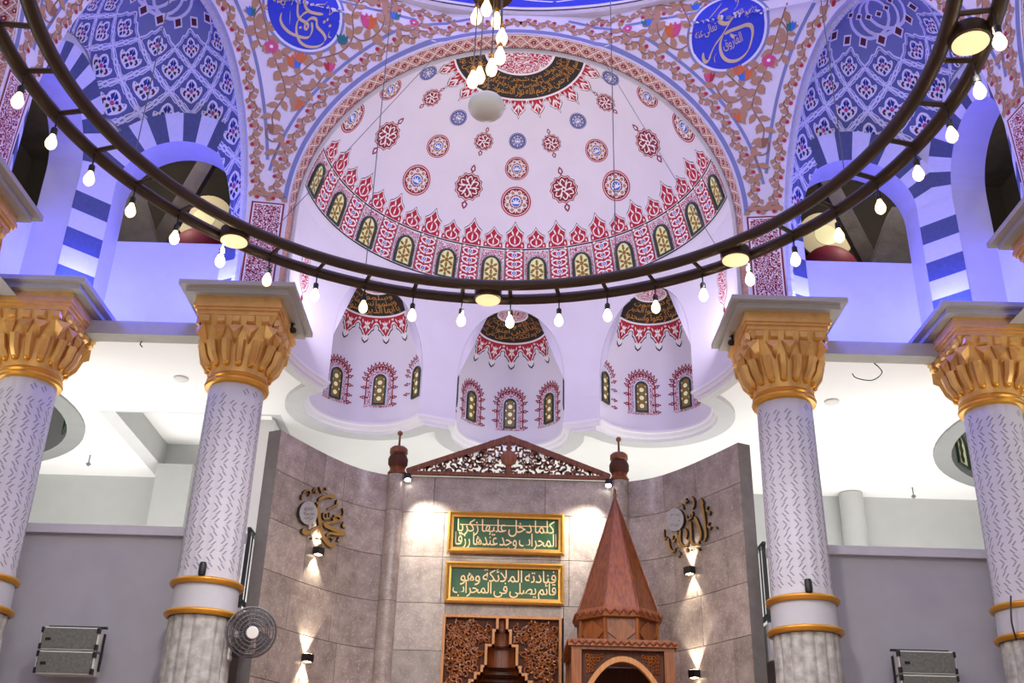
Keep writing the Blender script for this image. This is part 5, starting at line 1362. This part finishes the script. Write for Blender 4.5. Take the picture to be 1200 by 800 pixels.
# ------------------------------------------------------------------ wall sconces on the granite wings
def px_wing(x, y, sg, h=0.0):
    loc, nor, _, _ = WING_BVH[sg].ray_cast(CAM, ray(x, y))
    if nor.y > 0: nor = -nor
    return loc + nor * h, nor
for x, y, sg, lab in ((369, 646, -1, 'up and down wall light under the Muhammad lettering'), (356, 771, -1, 'lower up and down wall light on the Muhammad wall'), (812, 669, 1, 'up and down wall light under the Allah lettering'), (818, 790, 1, 'lower up and down wall light on the Allah wall')):
    P, n = px_wing(x, y, sg); rz = atan2(n.y, n.x) + pi / 2; c = P + n * .05
    e = empty('wall_sconce', P); top(e, lab, 'wall light')
    MB().box(c, (.10, .08, .075), 'black_metal', rz).build('housing', parent=e)
    for d in (-1, 1):
        MB().box(c + Vector((0, 0, d * .039)), (.07, .05, .006), 'sconce_glow', rz).build('lens', parent=e)
        light('SPOT', 'sconce_lamp', c + Vector((0, 0, d * .047)) - n * .024, 42, (1, .88, .72), c + Vector((0, 0, d * 2)) - n * .06, spot_size=radians(80), spot_blend=.55, shadow_soft_size=.012)

# ------------------------------------------------------------------ calligraphy on the wings (strokes traced, laid on the wall)
def calli(sg, ox, oy, strokes, disc, lab):
    base, _ = px_wing(ox + 45, oy + 45, sg)
    e = empty('wall_calligraphy', base); top(e, lab, 'calligraphy')
    cen, nrm = px_wing(ox + 45, oy + 45, sg)
    K = 800 / 90.0
    for pts, wd in strokes:
        P, F = nib([(ox + a / K, -(oy + b / K)) for a, b in pts], wd * .62 / K, radians(62), 5, .55)
        m = MB(); A = []; B = []
        for a, b in P:
            p, n = px_wing(a, -b, sg); A.append(p + n * .045); B.append(p + n * .012)
        k = len(P); m.add(A, F, 'letter_bronze')
        sd = []
        for i in range(0, k - 2, 2): sd += [(i, i + 2, k + i + 2, k + i), (i + 1, i + 3, k + i + 3, k + i + 1)]
        sd += [(0, 1, k + 1, k), (k - 2, k - 1, 2 * k - 1, 2 * k - 2)]
        m.add(A + B, sd, 'letter_side'); m.build('letter_stroke', parent=e)
    dx, dy, rx, ry = disc
    m = MB(); ring = [(ox + (dx + rx * cos(2 * pi * i / 32)) / K, oy + (dy + ry * sin(2 * pi * i / 32)) / K) for i in range(32)]
    A = []; B = []
    for a, b in ring:
        p, n = px_wing(a, b, sg); A.append(p + n * .05); B.append(p + n * .012)
    m.add(A + B, [tuple(range(32))], 'disc_silver'); m.add(A + B, [(i, (i + 1) % 32, 32 + (i + 1) % 32, 32 + i) for i in range(32)], 'letter_side'); dd = m.build('disc', parent=e)
    p = Paint(); 
    for i, (t, w_) in enumerate((('لا اله الا الله', 1.3), ('محمد رسول الله', 1.5), ('صلى الله عليه', 1.2))): put_text(p, t, -w_ / 2, .25 - i * .5, w_, .42, 'letter_side')
    def df(a, b, h):
        q, n = px_wing(ox + (dx + rx * a * .8) / K, oy + (dy - ry * b * .8) / K, sg); return q + n * (.05 + h)
    p.into(MB(), df, .002).build('disc_lettering', parent=dd)
calli(-1, 330, 560, [([(530, 205), (470, 190), (400, 205), (350, 240), (345, 275)], 42), ([(345, 285), (355, 380), (370, 480), (385, 570), (410, 630), (450, 680), (490, 705), (530, 700)], 46), ([(190, 530), (200, 565), (240, 575), (290, 550), (350, 515), (380, 500)], 44),
    ([(400, 480), (470, 470), (540, 455), (590, 440), (570, 400), (520, 400), (515, 430), (560, 452)], 32), ([(410, 490), (470, 520), (540, 550), (600, 570), (640, 588)], 40), ([(640, 590), (560, 592), (490, 580), (450, 590), (430, 620), (428, 665)], 30),
    ([(405, 365), (410, 420), (440, 425), (440, 375)], 20), ([(440, 425), (470, 415), (470, 365)], 20), ([(180, 230), (185, 180), (215, 140), (260, 130), (270, 160), (250, 190)], 22), ([(290, 155), (310, 120), (330, 112), (322, 150), (352, 152)], 18), ([(365, 98), (390, 152), (402, 130)], 18), ([(430, 103), (442, 130)], 18),
    ([(550, 230), (545, 270), (560, 290), (530, 290), (490, 310), (450, 325)], 20), ([(610, 320), (620, 360), (605, 400)], 18), ([(620, 460), (610, 500), (640, 525)], 22), ([(280, 625), (292, 640)], 20), ([(335, 622), (342, 652)], 18), ([(375, 650), (390, 690), (410, 702)], 20), ([(480, 628), (510, 640), (480, 672)], 18), ([(570, 620), (555, 650), (578, 668)], 18)],
    (242, 370, 95, 122), 'bronze Muhammad calligraphy with a silver disc on the granite wall')
calli(1, 770, 570, [([(480, 128), (505, 180), (497, 232)], 26), ([(490, 150), (510, 250), (525, 350), (535, 450), (540, 520), (525, 575)], 30), ([(420, 320), (445, 370), (465, 420), (485, 490), (480, 560), (450, 605), (415, 610), (390, 580), (385, 520), (380, 440), (375, 370)], 34), ([(268, 450), (265, 540), (275, 600), (310, 630), (350, 610), (365, 570)], 34), ([(318, 440), (340, 490), (332, 550)], 20),
    ([(238, 490), (245, 580), (225, 650), (190, 685), (160, 650), (145, 590), (140, 545)], 26), ([(335, 305), (345, 350), (372, 340), (375, 300)], 18), ([(375, 340), (395, 325), (400, 265)], 18), ([(390, 108), (412, 160), (412, 210), (400, 242)], 22), ([(332, 128), (320, 170), (350, 152)], 22), ([(238, 180), (280, 195), (305, 240)], 20),
    ([(560, 212), (545, 252), (576, 270), (574, 302)], 18), ([(575, 378), (560, 420), (590, 430), (570, 452)], 18), ([(100, 455), (95, 510), (110, 555), (130, 528)], 18), ([(195, 518), (188, 560), (210, 576), (216, 544)], 18), ([(250, 678), (266, 718), (248, 742)], 22), ([(338, 650), (356, 690), (386, 668)], 20), ([(452, 640), (472, 668)], 24), ([(640, 420), (652, 446)], 12)],
    (220, 352, 92, 120), 'bronze Allah calligraphy with a silver disc on the granite wall')

# ------------------------------------------------------------------ loudspeakers
def speaker(x, lab):
    s = -1 if x < 0 else 1
    e = empty('loudspeaker', (x, 10.45, 3.0)); top(e, lab, 'loudspeaker')
    for k, z in enumerate((3.13, 3.345)):
        y0 = 10.06; m = MB(); w, h, d = .53, .205, .28
        P = [(x - w / 2, y0, z - h / 2), (x + w / 2, y0, z - h / 2), (x + w / 2, y0, z + h / 2), (x - w / 2, y0, z + h / 2), (x - w * .44, y0 + d, z - h * .42), (x + w * .44, y0 + d, z - h * .42), (x + w * .44, y0 + d, z + h * .42), (x - w * .44, y0 + d, z + h * .42)]
        m.add(P, ((0, 1, 2, 3), (5, 4, 7, 6), (1, 5, 6, 2), (4, 0, 3, 7), (3, 2, 6, 7), (4, 5, 1, 0)), 'speaker_box'); b = m.build('cabinet', parent=e)
        MB().box((x, y0 - .006, z), (w - .025, .012, h - .025), 'speaker_grille').build('grille', parent=b)
        MB().box((x - w * .36, y0 - .014, z - .01), (.05, .006, .025), 'black_metal').build('badge', parent=b)
        for sx in (-1, 1):
            for sz in (-1, 1): MB().box((x + sx * (w / 2 - .01), y0 + .01, z + sz * h * .36), (.024, .05, .05), 'black_metal').build('corner_clamp', parent=b)
    for sx in (-1, 1): MB().box((x + sx * .262, 10.22, 3.25), (.014, .03, .34), 'black_metal').build('side_bar', parent=e)
    m = MB(); m.box((x, 10.22, 3.475), (.545, .03, .02), 'black_metal'); m.box((x, 10.33, 3.475), (.05, .20, .02), 'black_metal'); m.box((x, 10.44, 3.40), (.12, .016, .18), 'black_metal'); m.build('bracket', parent=e)
speaker(-3.99, 'pair of grey stacked loudspeaker cabinets on the parapet by the fan column'); speaker(3.90, 'pair of grey stacked loudspeaker cabinets on the parapet nearest the loose cable')

# ------------------------------------------------------------------ wall fan on the column
fc = Vector((-2.27, 9.80, 3.40)); fa = Vector((.35, -.9, -.22)).normalized()
e = empty('wall_fan', (-2.48, 9.93, 3.3)); top(e, 'dark caged wall fan mounted on the column', 'fan')
u = fa.cross(Vector((0, 0, 1))).normalized(); v = u.cross(fa)
cg = MB()
for r, o in ((.22, 0), (.19, .03), (.155, .045), (.12, .055), (.085, .06), (.205, -.05), (.155, -.075)):
    cg.tube([fc + u * r * cos(2 * pi * i / 36) + v * r * sin(2 * pi * i / 36) + fa * o for i in range(36)], .005 if r != .22 else .010, 'fan_grey', 5, True)
for k in range(28):
    a = 2 * pi * k / 28; d = u * cos(a) + v * sin(a); cg.tube([fc + d * .05 + fa * .062, fc + d * .125 + fa * .054, fc + d * .185 + fa * .03, fc + d * .22], .003, 'fan_grey', 4)
cg.build('cage', parent=e)
MB().lathe([(.055, .0), (.055, .065), (.05, .07), (.001, .072)], 'ceiling_fixture', 20, fc, fa).build('hub', parent=e)
for k in range(4):
    a = 2 * pi * k / 4 + .3; m = MB(); R = []
    for i in range(6):
        r = .05 + .030 * i; q = a + .10 * i; R.append([fc + (u * cos(q + t) + v * sin(q + t)) * r + fa * (.01 + .05 * t) for t in (-.55, -.18, .2, .58)])
    m.grid(R, 'fan_blade'); m.build('blade', parent=e)
MB().lathe([(.06, -.16), (.075, -.14), (.075, -.04), (.05, -.02)], 'fan_grey', 18, fc, fa).build('motor', parent=e)
m = MB(); m.tube([fc - fa * .12, fc - fa * .14 + Vector((-.03, .02, -.10)), Vector((-2.47, 9.93, 3.27))], .018, 'fan_grey', 8); m.box((-2.475, 9.93, 3.27), (.03, .09, .20), 'ceiling_fixture'); m.build('bracket', parent=e)
m = MB(); m.box((-2.40, 9.86, 3.24), (.06, .06, .10), 'black_metal'); m.build('switch_box', parent=e)

# ------------------------------------------------------------------ ring chandelier
RC = Vector((-.19, 5.16, 6.0)); R1, R2 = 2.70, 2.95
e = empty('ring_chandelier', RC); top(e, 'huge double ring chandelier of dark iron with hanging bulbs', 'chandelier')
def rp(R, a, z=0.0): return Vector((RC.x + R * sin(a), RC.y + R * cos(a), RC.z + z - .045 * cos(a)))
for R, nm in ((R1, 'inner_ring'), (R2, 'outer_ring')):
    MB().tube([rp(R, 2 * pi * i / 160) for i in range(160)], .046, 'iron', 10, True).build(nm, parent=e)
NB = 44
bulbm = None
for k in range(NB):
    a = 2 * pi * k / NB + radians(3.3)
    MB().tube([rp(R1 - .0, a), rp(R2 + .0, a)], .018, 'iron', 6).build('crossbar', parent=e)
    p = rp(R2 - .03, a, -.03)
    m = MB(); m.tube([p, p + Vector((0, 0, -.10))], .006, 'black_metal', 5); m.lathe([(.014, 0), (.022, -.01), (.022, -.05), (.016, -.055)], 'black_metal', 10, p + Vector((0, 0, -.09))); s_ = m.build('lamp_cord', parent=e)
    m = MB(); m.lathe([(.013, 0), (.019, -.018), (.034, -.052), (.038, -.075), (.031, -.10), (.015, -.116), (.001, -.12)], 'bulb', 14, p + Vector((0, 0, -.14))); m.build('bulb', parent=e)
for a in (-.5, -45, 43, 98, 150, -160, -112):
    a = radians(a); p = rp((R1 + R2) / 2, a, -.03)
    m = MB(); m.lathe([(.10, .05), (.115, .045), (.115, -.04), (.105, -.045)], 'iron', 28, p); d = m.build('spot_drum', parent=e)
    m = MB(); m.lathe([(.001, -.047), (.103, -.047), (.103, -.052), (.001, -.052)], 'lamp_disc', 28, p); m.build('diffuser', parent=d)
    light('AREA', 'ring_spot_lamp', p + Vector((0, 0, -.06)), 80, (1, .93, .84), p + Vector((0, 0, -3)), shape='DISK', size=.2)
for k in range(8):
    a = 2 * pi * (k + .5) / 8; MB().tube([rp(R1, a), rp(R1 - .02, a, 8.6)], .004, 'wire', 4).build('suspension_cable', parent=e)
for s in (-1, 1):
    a = s * .70; MB().tube([rp(R2, a), Vector((s * .98, 10.0, 10.3))], .004, 'wire', 4).build('stay_cable', parent=e)

# ---- pendant cluster at the centre of the ring
pc = Vector((-.19, 5.2, 6.62))
e = empty('pendant_cluster', pc); top(e, 'cluster of bare bulbs hanging in a spiral under a brass bowl', 'pendant lamp')
MB().lathe([(.14, .0), (.15, .02), (.13, .08), (.06, .14), (.02, .16)], 'iron_edge', 28, pc).build('bowl', parent=e)
m = MB(); m.tube([pc + Vector((0, 0, .15)), pc + Vector((0, 0, 8))], .01, 'wire', 5); m.build('stem', parent=e)
for i, (x, y) in enumerate(((570, 9), (558, 19), (582, 24), (588, 43), (586, 65), (576, 79), (562, 88), (554, 93))):
    d = ray(x, y); t = (5.2 + .09 * sin(i * 1.3) - CAM.y) / d.y; p = CAM + d * t
    m = MB(); m.tube([p + Vector((0, 0, .07)), Vector((pc.x + (p.x - pc.x) * .9, pc.y + (p.y - pc.y) * .9, pc.z + .05))], .004, 'wire', 4); m.lathe([(.012, .06), (.016, .085), (.010, .10)], 'gold_ring', 10, p); m.build('lamp_cord', parent=e)
    m = MB(); m.lathe([(.012, .065), (.020, .04), (.034, .0), (.036, -.025), (.028, -.05), (.012, -.065), (.001, -.068)], 'bulb', 14, p); m.build('bulb', parent=e)
d = ray(570, 125); t = (5.2 - CAM.y) / d.y; p = CAM + d * t
sh = MB().lathe([(.112 * cos(t), .085 * sin(t)) for t in [pi / 2 - pi * i / 14 for i in range(1, 14)]] + [(.001, -.085)], 'white_lamp', 32, p).build('disc_shade', parent=e); sh['label'] = 'round unlit white shade hanging lowest'
MB().tube([p + Vector((0, 0, .06)), p + Vector((.03, .06, .85))], .004, 'wire', 4).build('lamp_cord', parent=e)
